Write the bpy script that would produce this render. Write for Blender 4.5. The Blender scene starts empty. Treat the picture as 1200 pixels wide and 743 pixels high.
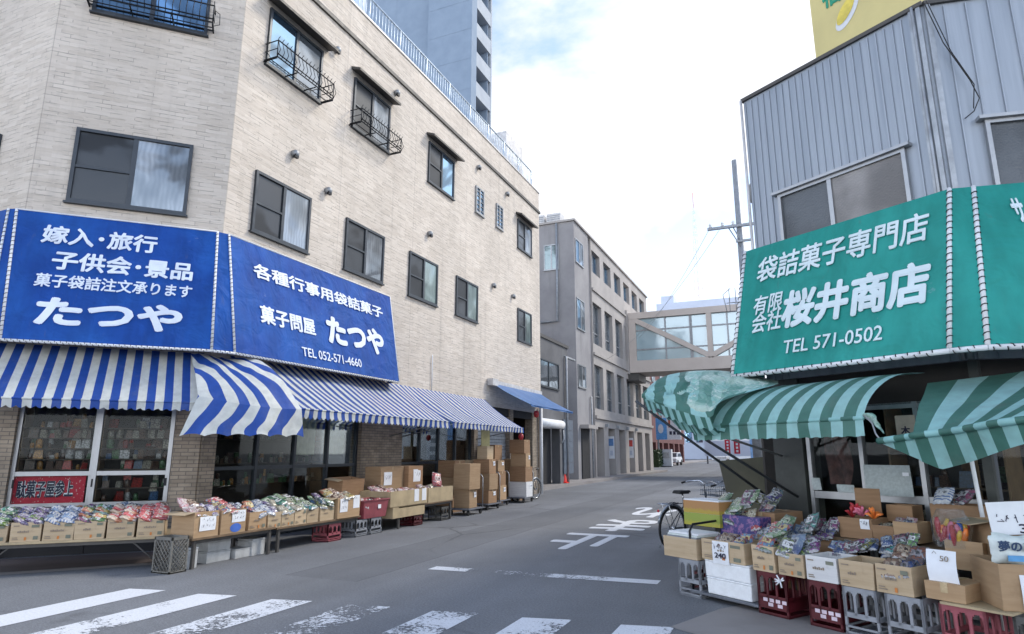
import bpy, bmesh, math, random
from mathutils import Vector, Matrix, noise
R = math.radians
PI = math.pi
random.seed(7)
SC = bpy.context.scene
COL = SC.collection

# ------------------------------------------------------------------ camera
FPX, TH, PH, EYE = 743.0, R(23.35), R(12.04), 1.5
FH = Vector((-math.sin(TH), math.cos(TH), 0)); RT = Vector((math.cos(TH), math.sin(TH), 0)); ZZ = Vector((0, 0, 1))
FW = FH*math.cos(PH) + ZZ*math.sin(PH); UPV = -FH*math.sin(PH) + ZZ*math.cos(PH)
CAM = Vector((0, 0, EYE))
cd = bpy.data.cameras.new('camera'); cam = bpy.data.objects.new('camera', cd); COL.objects.link(cam)
cam.location = CAM; cam.rotation_euler = (PI/2 + PH, 0, TH)
cd.sensor_width = 36; cd.lens = 36*FPX/1200; cd.clip_start = .05; cd.clip_end = 3000
SC.camera = cam

# ------------------------------------------------------------------ sky, sun, exposure
SUN_AZ = Vector((0.62, 0.78)); SUN_EL = R(43)
wd = bpy.data.worlds.new('World'); SC.world = wd; wd.use_nodes = True
nt = wd.node_tree; nt.nodes.clear()
def nn(t, **k):
    n = nt.nodes.new(t)
    for a, b in k.items(): setattr(n, a, b)
    return n
out = nn('ShaderNodeOutputWorld'); tc = nn('ShaderNodeTexCoord')
sky = nn('ShaderNodeTexSky', sky_type='NISHITA', sun_disc=False, sun_elevation=SUN_EL, sun_rotation=math.atan2(SUN_AZ.x, SUN_AZ.y))
sky.air_density = 1.0; sky.dust_density = .8; sky.ozone_density = 1.5
bg1 = nn('ShaderNodeBackground'); bg1.inputs[1].default_value = 0.125
bg2 = nn('ShaderNodeBackground'); bg2.inputs[0].default_value = (.93, .95, 1, 1); bg2.inputs[1].default_value = 0.55
sep = nn('ShaderNodeSeparateXYZ'); nt.links.new(tc.outputs['Generated'], sep.inputs[0])
def mth(op, a, b=None, c=None, clamp=False):
    m = nn('ShaderNodeMath', operation=op, use_clamp=clamp)
    for i, v in enumerate((a, b, c)):
        if v is None: continue
        if isinstance(v, (int, float)): m.inputs[i].default_value = v
        else: nt.links.new(v, m.inputs[i])
    return m.outputs[0]
zc = mth('MAXIMUM', sep.outputs['Z'], 0.02)
dn = mth('ADD', zc, 0.22)
cmb = nn('ShaderNodeCombineXYZ')
nt.links.new(mth('DIVIDE', sep.outputs['X'], dn), cmb.inputs[0]); nt.links.new(mth('DIVIDE', sep.outputs['Y'], dn), cmb.inputs[1])
cmb.inputs[2].default_value = 3.7
nz = nn('ShaderNodeTexNoise'); nz.inputs['Scale'].default_value = 1.25; nz.inputs['Detail'].default_value = 9; nz.inputs['Roughness'].default_value = .55; nz.inputs['Distortion'].default_value = .35
nt.links.new(cmb.outputs[0], nz.inputs['Vector'])
# more cloud ahead (up the street), bluer behind the viewer
ahead = mth('MULTIPLY', mth('ADD', mth('MULTIPLY', sep.outputs['X'], -.1), mth('MULTIPLY', sep.outputs['Y'], 1.0)), .13)
nsum = mth('ADD', nz.outputs['Fac'], ahead)
rp = nn('ShaderNodeMapRange', interpolation_type='SMOOTHSTEP'); rp.inputs[1].default_value = .515; rp.inputs[2].default_value = .64
nt.links.new(nsum, rp.inputs[0])
hz = nn('ShaderNodeMapRange', interpolation_type='SMOOTHSTEP'); hz.inputs[1].default_value = .5; hz.inputs[2].default_value = .05
nt.links.new(sep.outputs['Z'], hz.inputs[0])
veil = mth('ADD', mth('MULTIPLY', mth('MAXIMUM', rp.outputs[0], hz.outputs[0]), .92), .03, clamp=True)
mx = nn('ShaderNodeMixShader')
nb_ = nn('ShaderNodeTexNoise'); nb_.inputs['Scale'].default_value = 2.6; nb_.inputs['Detail'].default_value = 8; nt.links.new(cmb.outputs[0], nb_.inputs['Vector'])
fb_ = nn('ShaderNodeMapRange', interpolation_type='SMOOTHSTEP'); fb_.inputs[1].default_value = -.35; fb_.inputs[2].default_value = .5; fb_.inputs[3].default_value = 1.6; fb_.inputs[4].default_value = .58
nt.links.new(sep.outputs['Y'], fb_.inputs[0])
nt.links.new(mth('MULTIPLY', mth('ADD', mth('MULTIPLY', nb_.outputs['Fac'], .55), .72), fb_.outputs[0]), bg2.inputs[1])
nt.links.new(veil, mx.inputs[0]); nt.links.new(sky.outputs[0], bg1.inputs[0])
nt.links.new(bg1.outputs[0], mx.inputs[1]); nt.links.new(bg2.outputs[0], mx.inputs[2]); nt.links.new(mx.outputs[0], out.inputs[0])
sd = bpy.data.lights.new('sun', 'SUN'); sd.energy = 1.2; sd.angle = R(12); sd.color = (1, .93, .82)
so = bpy.data.objects.new('sun', sd); COL.objects.link(so)
sdir = Vector((SUN_AZ.x*math.cos(SUN_EL), SUN_AZ.y*math.cos(SUN_EL), math.sin(SUN_EL)*SUN_AZ.length))
so.rotation_euler = sdir.to_track_quat('Z', 'Y').to_euler(); so.location = (30, 40, 60)
vs = SC.view_settings; vs.view_transform = 'Standard'; vs.look = 'None'; vs.exposure = 1.25; vs.gamma = 1; vs.use_curve_mapping = False
SC.cycles.use_denoising = True
SC.cycles.max_bounces = 8; SC.cycles.transparent_max_bounces = 16; SC.cycles.caustics_reflective = False; SC.cycles.caustics_refractive = False

# ------------------------------------------------------------------ objects, names, tags
MW = {}
def tag(o, label=None, cat=None, group=None, kind=None):
    if label: o['label'] = label
    if cat: o['category'] = cat
    if group: o['group'] = group
    if kind: o['kind'] = kind
    return o
def thing(name, label, cat, loc=(0, 0, 0), rz=0, group=None, tilt=None):
    o = bpy.data.objects.new(name, None); COL.objects.link(o)
    o.empty_display_size = .2
    o.location = loc; o.rotation_euler = (tilt[0] if tilt else 0, tilt[1] if tilt else 0, rz)
    MW[o.name] = Matrix.Translation(Vector(loc)) @ o.rotation_euler.to_matrix().to_4x4()
    return tag(o, label, cat, group)
def dup(root, loc, rz, label=None, group=None):
    def cp(o, par):
        c = o.copy(); COL.objects.link(c)
        if par is not None: c.parent = par
        for ch in list(o.children): cp(ch, c)
        return c
    r = cp(root, None); r.location = loc; r.rotation_euler = (0, 0, rz)
    if label: r['label'] = label
    if group: r['group'] = group
    return r

class Fr:                       # a wall plane: s along, z up, off out of the wall
    def __init__(s, o, a, n): s.o = Vector(o); s.a = Vector(a).normalized(); s.n = Vector(n).normalized()
    @property
    def rz(s): return math.atan2(s.a.y, s.a.x)
    def pt(s, x, z, off=0): return s.o + s.a*x + s.n*off + ZZ*z
    def px(s, u, v, off=0):
        r = FW + RT*((u-600)/FPX) + UPV*((371.5-v)/FPX)
        t = ((s.o + s.n*off - CAM).dot(s.n))/r.dot(s.n); p = CAM + r*t
        return (p - s.o).dot(s.a), p.z
    def P(s, u, v, off=0):
        x, z = s.px(u, v, off); return s.pt(x, z, off)
    def mat(s, x, z, off):       # local x along wall, y into wall, z up
        m = Matrix.Identity(4); y = -s.n
        for i in range(3): m[i][0] = s.a[i]; m[i][1] = y[i]; m[i][2] = ZZ[i]
        return Matrix.Translation(s.pt(x, z, off)) @ m

class MB:
    def __init__(s): s.v = []; s.f = []; s.m = []; s.uv = []; s.sm = []
    def add(s, vs, fs, mi=0, uvs=None, M=None, smooth=False):
        b = len(s.v)
        for p in vs: s.v.append(M @ Vector(p) if M is not None else Vector(p))
        for i, f in enumerate(fs):
            s.f.append([b+k for k in f]); s.m.append(mi); s.sm.append(smooth)
            s.uv.append(uvs[i] if uvs else [(0, 0)]*len(f))
        return s
    def box(s, c, d, mi=0, M=None, rot=None, taper=1.0):
        x, y, z = d[0]/2, d[1]/2, d[2]/2
        L = [(-x, -y, -z), (x, -y, -z), (x, y, -z), (-x, y, -z), (-x*taper, -y*taper, z), (x*taper, -y*taper, z), (x*taper, y*taper, z), (-x*taper, y*taper, z)]
        T = Matrix.Translation(Vector(c))
        if rot is not None: T = T @ rot.to_matrix().to_4x4() if not isinstance(rot, Matrix) else T @ rot.to_4x4()
        if M is not None: T = M @ T
        F = [(0, 3, 2, 1), (4, 5, 6, 7), (0, 1, 5, 4), (1, 2, 6, 5), (2, 3, 7, 6), (3, 0, 4, 7)]
        cc = Vector(c)
        U = []
        for f in F:
            q = []
            for k in f:
                p = Vector(L[k]) + cc
                if f in ((0, 3, 2, 1), (4, 5, 6, 7)): q.append((p.x, p.y))
                elif f in ((0, 1, 5, 4), (2, 3, 7, 6)): q.append((p.x, p.z))
                else: q.append((p.y, p.z))
            U.append(q)
        return s.add(L, F, mi, U, T)
    def b(s, x0, x1, y0, y1, z0, z1, mi=0, M=None):
        return s.box(((x0+x1)/2, (y0+y1)/2, (z0+z1)/2), (abs(x1-x0), abs(y1-y0), abs(z1-z0)), mi, M)
    def bf(s, fr, s0, s1, z0, z1, o0, o1, mi=0):     # box in a wall frame
        M = fr.mat(0, 0, 0)
        return s.b(s0, s1, -o1, -o0, z0, z1, mi, M)
    def tube(s, pts, r, n=8, mi=0, M=None, closed=False, cap=True):
        pts = [Vector(p) for p in pts]; k = len(pts); vs = []; fs = []
        rr = r if isinstance(r, (list, tuple)) else [r]*k
        prev = None
        for i, p in enumerate(pts):
            if closed: t = (pts[(i+1) % k]-pts[i-1])
            else: t = pts[min(i+1, k-1)]-pts[max(i-1, 0)]
            t.normalize()
            if prev is None:
                h = Vector((0, 0, 1)) if abs(t.z) < .9 else Vector((1, 0, 0)); a = t.cross(h).normalized()
            else: a = (prev - t*prev.dot(t)); a = a.normalized() if a.length > 1e-6 else t.orthogonal().normalized()
            prev = a; bb = t.cross(a)
            for j in range(n):
                an = 2*PI*j/n; vs.append(p + (a*math.cos(an)+bb*math.sin(an))*rr[i])
        for i in range(k if closed else k-1):
            for j in range(n):
                i2 = (i+1) % k; fs.append((i*n+j, i*n+(j+1) % n, i2*n+(j+1) % n, i2*n+j))
        if cap and not closed: fs.append(tuple(range(n))[::-1]); fs.append(tuple((k-1)*n+j for j in range(n)))
        return s.add(vs, fs, mi, None, M, smooth=True)
    def lathe(s, prof, n=20, mi=0, M=None):
        vs = []; fs = []
        for (r, z) in prof:
            for j in range(n): vs.append((r*math.cos(2*PI*j/n), r*math.sin(2*PI*j/n), z))
        for i in range(len(prof)-1):
            for j in range(n): fs.append((i*n+j, i*n+(j+1) % n, (i+1)*n+(j+1) % n, (i+1)*n+j))
        fs.append(tuple(range(n))[::-1]); fs.append(tuple((len(prof)-1)*n+j for j in range(n)))
        return s.add(vs, fs, mi, None, M, smooth=True)
    def sheet(s, f, nu, nv, U=1, V=1, mi=0, M=None, U0=0):
        vs = [f(i/nu, j/nv) for j in range(nv+1) for i in range(nu+1)]; fs = []; uv = []
        for j in range(nv):
            for i in range(nu):
                a = j*(nu+1)+i; fs.append((a, a+1, a+nu+2, a+nu+1))
                uv.append([(U0+U*x/nu, V*y/nv) for x, y in ((i, j), (i+1, j), (i+1, j+1), (i, j+1))])
        return s.add(vs, fs, mi, uv, M, smooth=True)
    def quad(s, pts, mi=0, uv=None): return s.add(pts, [tuple(range(len(pts)))], mi, [uv] if uv else None)
    def prism(s, outline, z0, z1, mi=0):             # world outline, vertical walls, uv in metres
        n = len(outline); vs = [(x, y, z0) for x, y in outline]+[(x, y, z1) for x, y in outline]
        fs = []; uv = []; d = 0
        for i in range(n):
            j = (i+1) % n; l = math.dist(outline[i], outline[j])
            fs.append((i, j, n+j, n+i)); uv.append([(d, z0), (d+l, z0), (d+l, z1), (d, z1)]); d += l
        fs.append(tuple(range(n))[::-1]); uv.append([(0, 0)]*n); fs.append(tuple(range(n, 2*n))); uv.append([(0, 0)]*n)
        return s.add(vs, fs, mi, uv)
    def mesh(s, name, inv=None):
        me = bpy.data.meshes.new(name)
        me.from_pydata([inv @ v for v in s.v] if inv is not None else s.v, [], s.f)
        ul = me.uv_layers.new(name='UVMap'); k = 0
        flat = []
        for q in s.uv:
            for c in q: flat += [c[0], c[1]]
        ul.data.foreach_set('uv', flat)
        me.polygons.foreach_set('material_index', s.m); me.polygons.foreach_set('use_smooth', s.sm)
        me.update(); return me
    def build(s, name, mats, parent=None, world=True, bevel=0, label=None):
        inv = None
        if parent is not None and world: inv = MW[parent.name].inverted()
        me = s.mesh(name, inv)
        for m in (mats if isinstance(mats, (list, tuple)) else [mats]): me.materials.append(m)
        o = bpy.data.objects.new(name, me); COL.objects.link(o)
        if parent is not None: o.parent = parent; MW[o.name] = MW[parent.name]
        else: MW[o.name] = Matrix.Identity(4)
        if bevel:
            bm = o.modifiers.new('bevel', 'BEVEL'); bm.width = bevel; bm.segments = 2; bm.limit_method = 'ANGLE'; bm.angle_limit = R(40)
        if label: o['label'] = label
        return o

# ------------------------------------------------------------------ materials
class NT:
    def __init__(s, name):
        s.m = bpy.data.materials.new(name); s.m.use_nodes = True; s.t = s.m.node_tree
        s.p = s.t.nodes['Principled BSDF']; s.o = s.t.nodes['Material Output']; s._tc = None
    def n(s, t, ins=None, **k):
        x = s.t.nodes.new(t)
        for a, b in k.items(): setattr(x, a, b)
        for a, b in (ins or {}).items(): s.set(x.inputs[a], b)
        return x
    def set(s, inp, v):
        if hasattr(v, 'is_linked') or isinstance(v, bpy.types.NodeSocket): s.t.links.new(v, inp)
        else:
            if isinstance(v, (tuple, list)) and len(v) == 3 and inp.type == 'RGBA': v = (*v, 1)
            inp.default_value = v
    @property
    def tc(s):
        if s._tc is None: s._tc = s.n('ShaderNodeTexCoord')
        return s._tc.outputs
    def map(s, src, scale): return s.n('ShaderNodeMapping', {'Vector': s.tc[src], 'Scale': scale}).outputs[0]
    def noise(s, vec, scale, detail=4, rough=.55, dist=0):
        return s.n('ShaderNodeTexNoise', {'Vector': vec, 'Scale': scale, 'Detail': detail, 'Roughness': rough, 'Distortion': dist}).outputs['Fac']
    def math(s, op, a, b=0, c=0, clamp=False):
        return s.n('ShaderNodeMath', {0: a, 1: b, 2: c}, operation=op, use_clamp=clamp).outputs[0]
    def rng(s, v, a, b, c=0, d=1, smooth=True):
        return s.n('ShaderNodeMapRange', {0: v, 1: a, 2: b, 3: c, 4: d}, interpolation_type='SMOOTHSTEP' if smooth else 'LINEAR').outputs[0]
    def mix(s, f, a, b, mode='MIX'):
        x = s.n('ShaderNodeMix', data_type='RGBA', blend_type=mode)
        s.set(x.inputs[0], f); s.set(x.inputs[6], a); s.set(x.inputs[7], b); return x.outputs[2]
    def hsv(s, col, h=.5, sa=1, v=1): return s.n('ShaderNodeHueSaturation', {'Color': col, 'Hue': h, 'Saturation': sa, 'Value': v}).outputs[0]
    def bump(s, h, strength=.3, dist=.01): s.set(s.p.inputs['Normal'], s.n('ShaderNodeBump', {'Height': h, 'Strength': strength, 'Distance': dist}).outputs[0])
    def base(s, c): s.set(s.p.inputs['Base Color'], c)
    def rough(s, r): s.set(s.p.inputs['Roughness'], r)
    def metal(s, r): s.set(s.p.inputs['Metallic'], r)

def plain(name, col, rough=.6, metal=0, var=.18, scale=6, bump=0, bscale=60, src='Object', rnd=0):
    t = NT(name); v = t.noise(t.tc[src], scale, 5, .6)
    val = t.rng(v, .3, .7, 1-var, 1+var)
    if rnd: val = t.math('MULTIPLY', val, t.rng(t.n('ShaderNodeObjectInfo').outputs['Random'], 0, 1, 1-rnd, 1+rnd, False))
    t.base(t.hsv((*col, 1), v=val)); t.rough(t.rng(v, .2, .8, max(.05, rough-.1), min(1, rough+.1))); t.metal(metal)
    if bump: t.bump(t.noise(t.tc[src], bscale, 3), bump, .005)
    return t.m
M = {}
# stacked-stone siding of the corner building
t = NT('stone_siding'); uv = t.tc['UV']
wob = t.n('ShaderNodeMix', {0: .012, 4: uv, 5: t.n('ShaderNodeTexNoise', {'Vector': uv, 'Scale': 2.5, 'Detail': 2}).outputs[1]}, data_type='VECTOR').outputs[1]
br = t.n('ShaderNodeTexBrick', {'Vector': wob, 'Color1': (.0, .0, .0), 'Color2': (1, 1, 1), 'Mortar': (.5, .5, .5), 'Scale': 1.0, 'Mortar Size': .0065, 'Mortar Smooth': .3, 'Bias': 0.0, 'Brick Width': .36, 'Row Height': .072}, offset=.37, offset_frequency=2)
br2 = t.n('ShaderNodeTexBrick', {'Vector': uv, 'Color1': (.0, .0, .0), 'Color2': (1, 1, 1), 'Mortar': (.5, .5, .5), 'Scale': 1.0, 'Mortar Size': .0, 'Brick Width': .21, 'Row Height': .024}, offset=.61, offset_frequency=3)
st = t.noise(t.map('UV', (2.6, 30, 1)), 1.0, 5, .6)
big = t.noise(t.map('UV', (.5, .35, 1)), 1.0, 5, .6); drip = t.noise(t.map('UV', (3.5, .12, 1)), 1.0, 5, .65)
c = t.mix(br.outputs[0], (.56, .487, .405), (.665, .59, .505))
c = t.mix(t.math('MULTIPLY', br2.outputs[0], .3), c, (.71, .645, .57))
dark = t.rng(st, .56, .66, 0, 1); c = t.mix(t.math('MULTIPLY', dark, .28), c, (.24, .205, .175))
edge = t.math('MULTIPLY', br.outputs[1], t.rng(t.noise(t.map('UV', (3.2, 9, 1)), 1.0, 3), .47, .58)); c = t.mix(t.math('MULTIPLY', edge, .42), c, (.17, .15, .13))
c = t.hsv(c, v=t.math('MULTIPLY', t.rng(big, .3, .7, .9, 1.07), t.rng(drip, .5, .75, 1.0, .86)))
jn = t.math('LESS_THAN', t.math('FRACT', t.math('MULTIPLY', t.n('ShaderNodeSeparateXYZ', {0: uv}).outputs[0], 1/3.03)), .0035)
c = t.mix(t.math('MULTIPLY', jn, .5), c, (.25, .21, .18))
t.base(c); t.rough(.8); t.bump(t.math('SUBTRACT', t.math('ADD', t.math('MULTIPLY', br.outputs[0], .5), t.math('MULTIPLY', st, .6)), edge), .6, .014); M['siding'] = t.m
# darker brick tile for the shopfront piers
t = NT('pier_tile'); uv = t.tc['UV']
br = t.n('ShaderNodeTexBrick', {'Vector': uv, 'Color1': (.24, .19, .14), 'Color2': (.34, .28, .21), 'Mortar': (.14, .12, .1), 'Scale': 1.0, 'Mortar Size': .006, 'Brick Width': .2, 'Row Height': .06})
t.base(t.hsv(br.outputs[0], v=t.rng(t.noise(uv, 4, 5), .3, .7, .8, 1.15))); t.rough(.75); t.bump(br.outputs[1], -.4, .006); M['pier'] = t.m
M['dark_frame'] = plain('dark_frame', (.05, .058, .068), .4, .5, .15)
M['black_iron'] = plain('black_iron', (.012, .014, .018), .45, .6)
M['hood'] = plain('hood', (.07, .065, .06), .6, .2)
M['cornice'] = plain('cornice', (.075, .07, .065), .6)
M['cap'] = plain('cap', (.55, .54, .53), .5, .2)
M['rail'] = plain('rail', (.42, .5, .58), .4, .5)
M['alu'] = plain('alu', (.36, .37, .38), .38, .75, .12)
M['alu_dull'] = plain('alu_dull', (.3, .31, .32), .5, .5, .2)
M['white_paint'] = plain('white_paint', (.72, .73, .74), .5, 0, .08)
M['grey_metal'] = plain('grey_metal', (.3, .32, .34), .5, .4)
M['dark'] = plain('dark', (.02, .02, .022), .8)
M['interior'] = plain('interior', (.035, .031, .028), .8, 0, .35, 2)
M['wood'] = plain('wood', (.16, .105, .06), .7, 0, .25, 5, .2)
M['plywood'] = plain('plywood', (.42, .33, .2), .7, 0, .15, 4)
M['rubber'] = plain('rubber', (.018, .018, .018), .8)
M['red_plastic'] = plain('red_plastic', (.42, .03, .04), .4, 0, .15)
M['cone'] = plain('cone', (.75, .035, .02), .45, 0, .1)
M['styrofoam'] = plain('styrofoam', (.8, .82, .83), .85, 0, .05, 20, .15, 300)
M['paper'] = plain('paper', (.78, .8, .83), .8, 0, .05)
M['ink'] = plain('ink', (.03, .03, .06), .8)
M['ink_red'] = plain('ink_red', (.5, .12, .05), .8)
M['rope'] = plain('rope', (.02, .02, .02), .8)
def glass_mix(name, base, tint, fac, rough=.04, wave=0, even=False):
    t = NT(name); col = (*base, 1)
    if wave:   # curtain folds drawn on the pane, their shading put into the colour
        w = t.n('ShaderNodeTexWave', {'Vector': t.tc['UV'], 'Scale': wave, 'Distortion': 6.0, 'Detail': 2, 'Detail Scale': .6}).outputs['Fac']
        col = t.mix(w, tuple(x*.7 for x in base), base); col = t.hsv(col, v=t.math('MULTIPLY', t.rng(t.noise(t.map('Object', (2.2, 2.2, .8)), 1.0, 2), .42, .58, .35, 1.15), t.rng(t.n('ShaderNodeObjectInfo').outputs['Random'], 0, 1, .6, 1.15, False)))
    t.base(col); t.rough(.5); t.p.inputs['Specular IOR Level'].default_value = .2
    g = t.n('ShaderNodeBsdfGlossy', {'Color': (*tint, 1), 'Roughness': rough})
    fr = t.n('ShaderNodeFresnel', {'IOR': 1.35}).outputs[0]; pat = t.rng(t.noise(t.map('Object', (.55, .55, .75)), 1.0, 2, .5, 1.5), .42, .58, .35, 1.25) if not even else 1.0  # noise in the gloss mix imitates broken street reflections
    m = t.n('ShaderNodeMixShader', {0: t.math('MULTIPLY', t.math('MAXIMUM', fr, fac), pat, clamp=True), 1: t.p.outputs[0], 2: g.outputs[0]})
    nb = t.n('ShaderNodeBump', {'Height': t.noise(t.tc['UV'], 1.6, 1), 'Strength': .25, 'Distance': .02}); t.set(g.inputs['Normal'], nb.outputs[0])
    t.t.links.new(m.outputs[0], t.o.inputs[0]); return t.m
M['pane_screen'] = glass_mix('pane_screen', (.018, .02, .023), (.7, .75, .8), .05, .2)
M['pane_sky_tint'] = glass_mix('pane_sky_tint', (.03, .06, .10), (.5, .76, 1), .6)  # blue of the reflected sky is put into the gloss colour
M['pane_curtain'] = glass_mix('pane_curtain', (.27, .28, .29), (.75, .88, 1), .16, .04, 4)
M['pane_green'] = glass_mix('pane_green', (.12, .16, .15), (.8, .95, .95), .22, .06, 4)
M['pane_dim'] = glass_mix('pane_dim', (.05, .06, .07), (.8, .9, 1), .3)
t = NT('shop_glass'); t.p.inputs['Base Color'].default_value = (1, 1, 1, 1)
g = t.n('ShaderNodeBsdfGlossy', {'Color': (.9, .95, 1, 1), 'Roughness': .02}); tr = t.n('ShaderNodeBsdfTransparent', {'Color': (.92, .94, .93, 1)})
m = t.n('ShaderNodeMixShader', {0: t.math('MULTIPLY', t.n('ShaderNodeFresnel', {'IOR': 1.3}).outputs[0], .4, clamp=True), 1: tr.outputs[0], 2: g.outputs[0]}); t.t.links.new(m.outputs[0], t.o.inputs[0]); M['shop_glass'] = t.m
# frosted glass of the metal-clad building
t = NT('frosted'); v = t.n('ShaderNodeTexVoronoi', {'Vector': t.tc['UV'], 'Scale': 30}).outputs[0]
t.base(t.hsv((.085, .095, .105, 1), v=t.rng(t.noise(t.tc['UV'], 1.4, 3), .35, .65, .7, 1.25))); t.rough(.3); t.bump(t.noise(t.tc['UV'], 45, 3), .5, .01); M['frosted'] = t.m
def canvas(name, col, fade):
    t = NT(name); uv = t.tc['UV']; a = t.noise(t.tc['Object'], .9, 4); b = t.noise(t.map('Object', (5, 5, .35)), 1.0, 4)
    c = t.mix(t.rng(a, .35, .7, 0, .9), (*col, 1), (*fade, 1)); c = t.hsv(c, v=t.rng(b, .3, .7, .86, 1.1)); c = t.mix(t.rng(t.noise(t.map('Object', (9, 9, .5)), 1.0, 6, .7), .6, .78, 0, .30), c, (.12, .13, .13, 1)); c = t.mix(t.rng(t.noise(t.tc['Object'], 4.5, 6, .7), .66, .74, 0, .28), c, (.35, .42, .5, 1))
    t.base(c); t.rough(.7); t.p.inputs['Specular IOR Level'].default_value = .2; t.bump(t.noise(t.tc['Object'], 2.6, 3, .5, .6), .7, .09); return t.m
M['blue_canvas'] = canvas('blue_canvas', (.008, .058, .28), (.014, .092, .36))
M['green_canvas'] = canvas('green_canvas', (.018, .235, .20), (.032, .295, .255))
M['letter'] = plain('letter', (.68, .74, .84), .6, 0, .1, 3)
M['letter_grey'] = plain('letter_grey', (.62, .72, .74), .6, 0, .08, 3)
def stripes(name, c1, c2, trans=.28, rough=.6, dirt=.25):
    t = NT(name); u = t.n('ShaderNodeSeparateXYZ', {0: t.tc['UV']}).outputs[0]
    f = t.math('FRACT', u); e = t.math('LESS_THAN', f, .5)
    d = t.noise(t.tc['Object'], 3, 5, .65)
    c = t.mix(e, (*c1, 1), (*c2, 1)); c = t.mix(t.rng(d, .52, .75, 0, dirt), c, (.22, .22, .2, 1)); c = t.hsv(c, v=t.rng(t.noise(t.tc['Object'], 9, 3), .3, .7, .92, 1.07))
    t.base(c); t.rough(rough); t.bump(t.noise(t.tc['Object'], 7, 3), .35, .03)
    tl = t.n('ShaderNodeBsdfTranslucent', {'Color': c}); m = t.n('ShaderNodeMixShader', {0: trans, 1: t.p.outputs[0], 2: tl.outputs[0]})
    t.t.links.new(m.outputs[0], t.o.inputs[0]); return t.m
M['blue_stripe'] = stripes('blue_stripe', (.74, .76, .72), (.02, .085, .40), .36)
M['green_stripe'] = stripes('green_stripe', (.38, .68, .66), (.085, .23, .185), .38, .5)
M['blue_sheet'] = stripes('blue_sheet', (.06, .17, .42), (.07, .19, .44), .25, .4)
t = NT('tarp'); ob = t.tc['Object']; a_ = t.noise(t.map('Object', (2.0, 2.0, 6)), 1.0, 4, .55, .8); b_ = t.noise(t.map('Object', (5, 5, 14)), 1.0, 5, .65, 1.2); r_ = t.math('ABSOLUTE', t.math('SUBTRACT', t.noise(ob, 5.5, 3, .5, 1.0), .5))
c = t.mix(t.rng(a_, .36, .66), (.22, .42, .37, 1), (.44, .56, .48, 1)); c = t.mix(t.rng(b_, .58, .7, 0, .45), c, (.40, .40, .33, 1)); c = t.mix(t.rng(r_, .0, .025, .55, 0), c, (.72, .75, .7, 1))
u_ = t.n('ShaderNodeSeparateXYZ', {0: t.tc['UV']}).outputs[0]; e_ = t.math('LESS_THAN', t.math('FRACT', t.math('ADD', u_, t.math('MULTIPLY', a_, .5))), .5)
c = t.mix(t.math('MULTIPLY', e_, t.rng(a_, .40, .60, .75, .15)), c, (.10, .25, .20, 1))
t.base(c); t.rough(.45); t.bump(t.math('ADD', b_, t.math('MULTIPLY', r_, 2)), .8, .03); M['tarp'] = t.m
# metal cladding
t = NT('metal_cladding'); n1 = t.noise(t.map('UV', (9, .35, 1)), 1.0, 5, .6); n2 = t.noise(t.tc['UV'], 1.2, 5, .65); n3 = t.noise(t.map('UV', (14, .8, 1)), 1.0, 6, .7)
c = t.mix(t.rng(n1, .3, .7), (.29, .325, .37, 1), (.39, .43, .48, 1)); c = t.mix(t.rng(n2, .56, .8, 0, .5), c, (.33, .31, .29, 1)); c = t.mix(t.rng(n3, .66, .76, 0, .55), c, (.2, .13, .09, 1))
t.base(c); t.rough(t.rng(n1, .3, .7, .38, .55)); t.metal(.25); t.bump(n2, .15, .02); M['cladding'] = t.m
t = NT('asphalt'); ob = t.tc['Object']
fine = t.math('ADD', t.math('MULTIPLY', t.noise(ob, 150, 3, .7), .5), t.math('MULTIPLY', t.noise(ob, 48, 4, .75), .5)); mid = t.noise(ob, 9, 5, .6); lg = t.noise(ob, .35, 5, .6); tr_ = t.noise(t.map('Object', (1.4, .12, 1)), 1.0, 4)
c = t.mix(t.rng(fine, .36, .64), (.085, .090, .098, 1), (.20, .209, .223, 1))
c = t.hsv(c, v=t.math('MULTIPLY', t.rng(lg, .3, .7, .86, 1.14), t.math('MULTIPLY', t.rng(mid, .3, .7, .93, 1.07), t.rng(tr_, .3, .7, .92, 1.08))))
vo = t.n('ShaderNodeTexVoronoi', {'Vector': t.n('ShaderNodeMix', {0: .12, 4: ob, 5: t.n('ShaderNodeTexNoise', {'Vector': ob, 'Scale': 1.5, 'Detail': 5}).outputs[1]}, data_type='VECTOR').outputs[1], 'Scale': .34}, feature='DISTANCE_TO_EDGE').outputs[0]
crk = t.math('MULTIPLY', t.rng(vo, .003, .012, 1, 0), t.rng(t.noise(ob, .22, 2), .5, .62, 0, .55))
c = t.mix(crk, c, (.035, .035, .038, 1))
sp = t.rng(t.noise(ob, 1.1, 6, .7), .66, .74, 0, .35); c = t.mix(sp, c, (.06, .062, .066, 1))
sxy = t.n('ShaderNodeSeparateXYZ', {0: ob}).outputs
pt_ = t.math('MULTIPLY', t.rng(t.math('ABSOLUTE', t.math('ADD', t.math('ADD', sxy[0], 5.35), t.math('MULTIPLY', t.noise(ob, .6, 2), .12))), .52, .56, 1, 0), t.math('GREATER_THAN', sxy[1], 6.6))      # a re-laid utility trench down the street
c = t.mix(t.math('MULTIPLY', pt_, .30), c, (.062, .066, .074, 1))
seam_ = t.math('MULTIPLY', t.rng(t.math('ABSOLUTE', t.math('SUBTRACT', t.math('ABSOLUTE', t.math('ADD', t.math('ADD', sxy[0], 5.35), t.math('MULTIPLY', t.noise(ob, .6, 2), .12))), .54)), .006, .018, .5, 0), t.math('GREATER_THAN', sxy[1], 6.6)); c = t.mix(seam_, c, (.04, .04, .045, 1))
oil = t.rng(t.noise(ob, .75, 5, .7, .6), .60, .72, 0, .38); c = t.mix(oil, c, (.052, .054, .058, 1))
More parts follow.
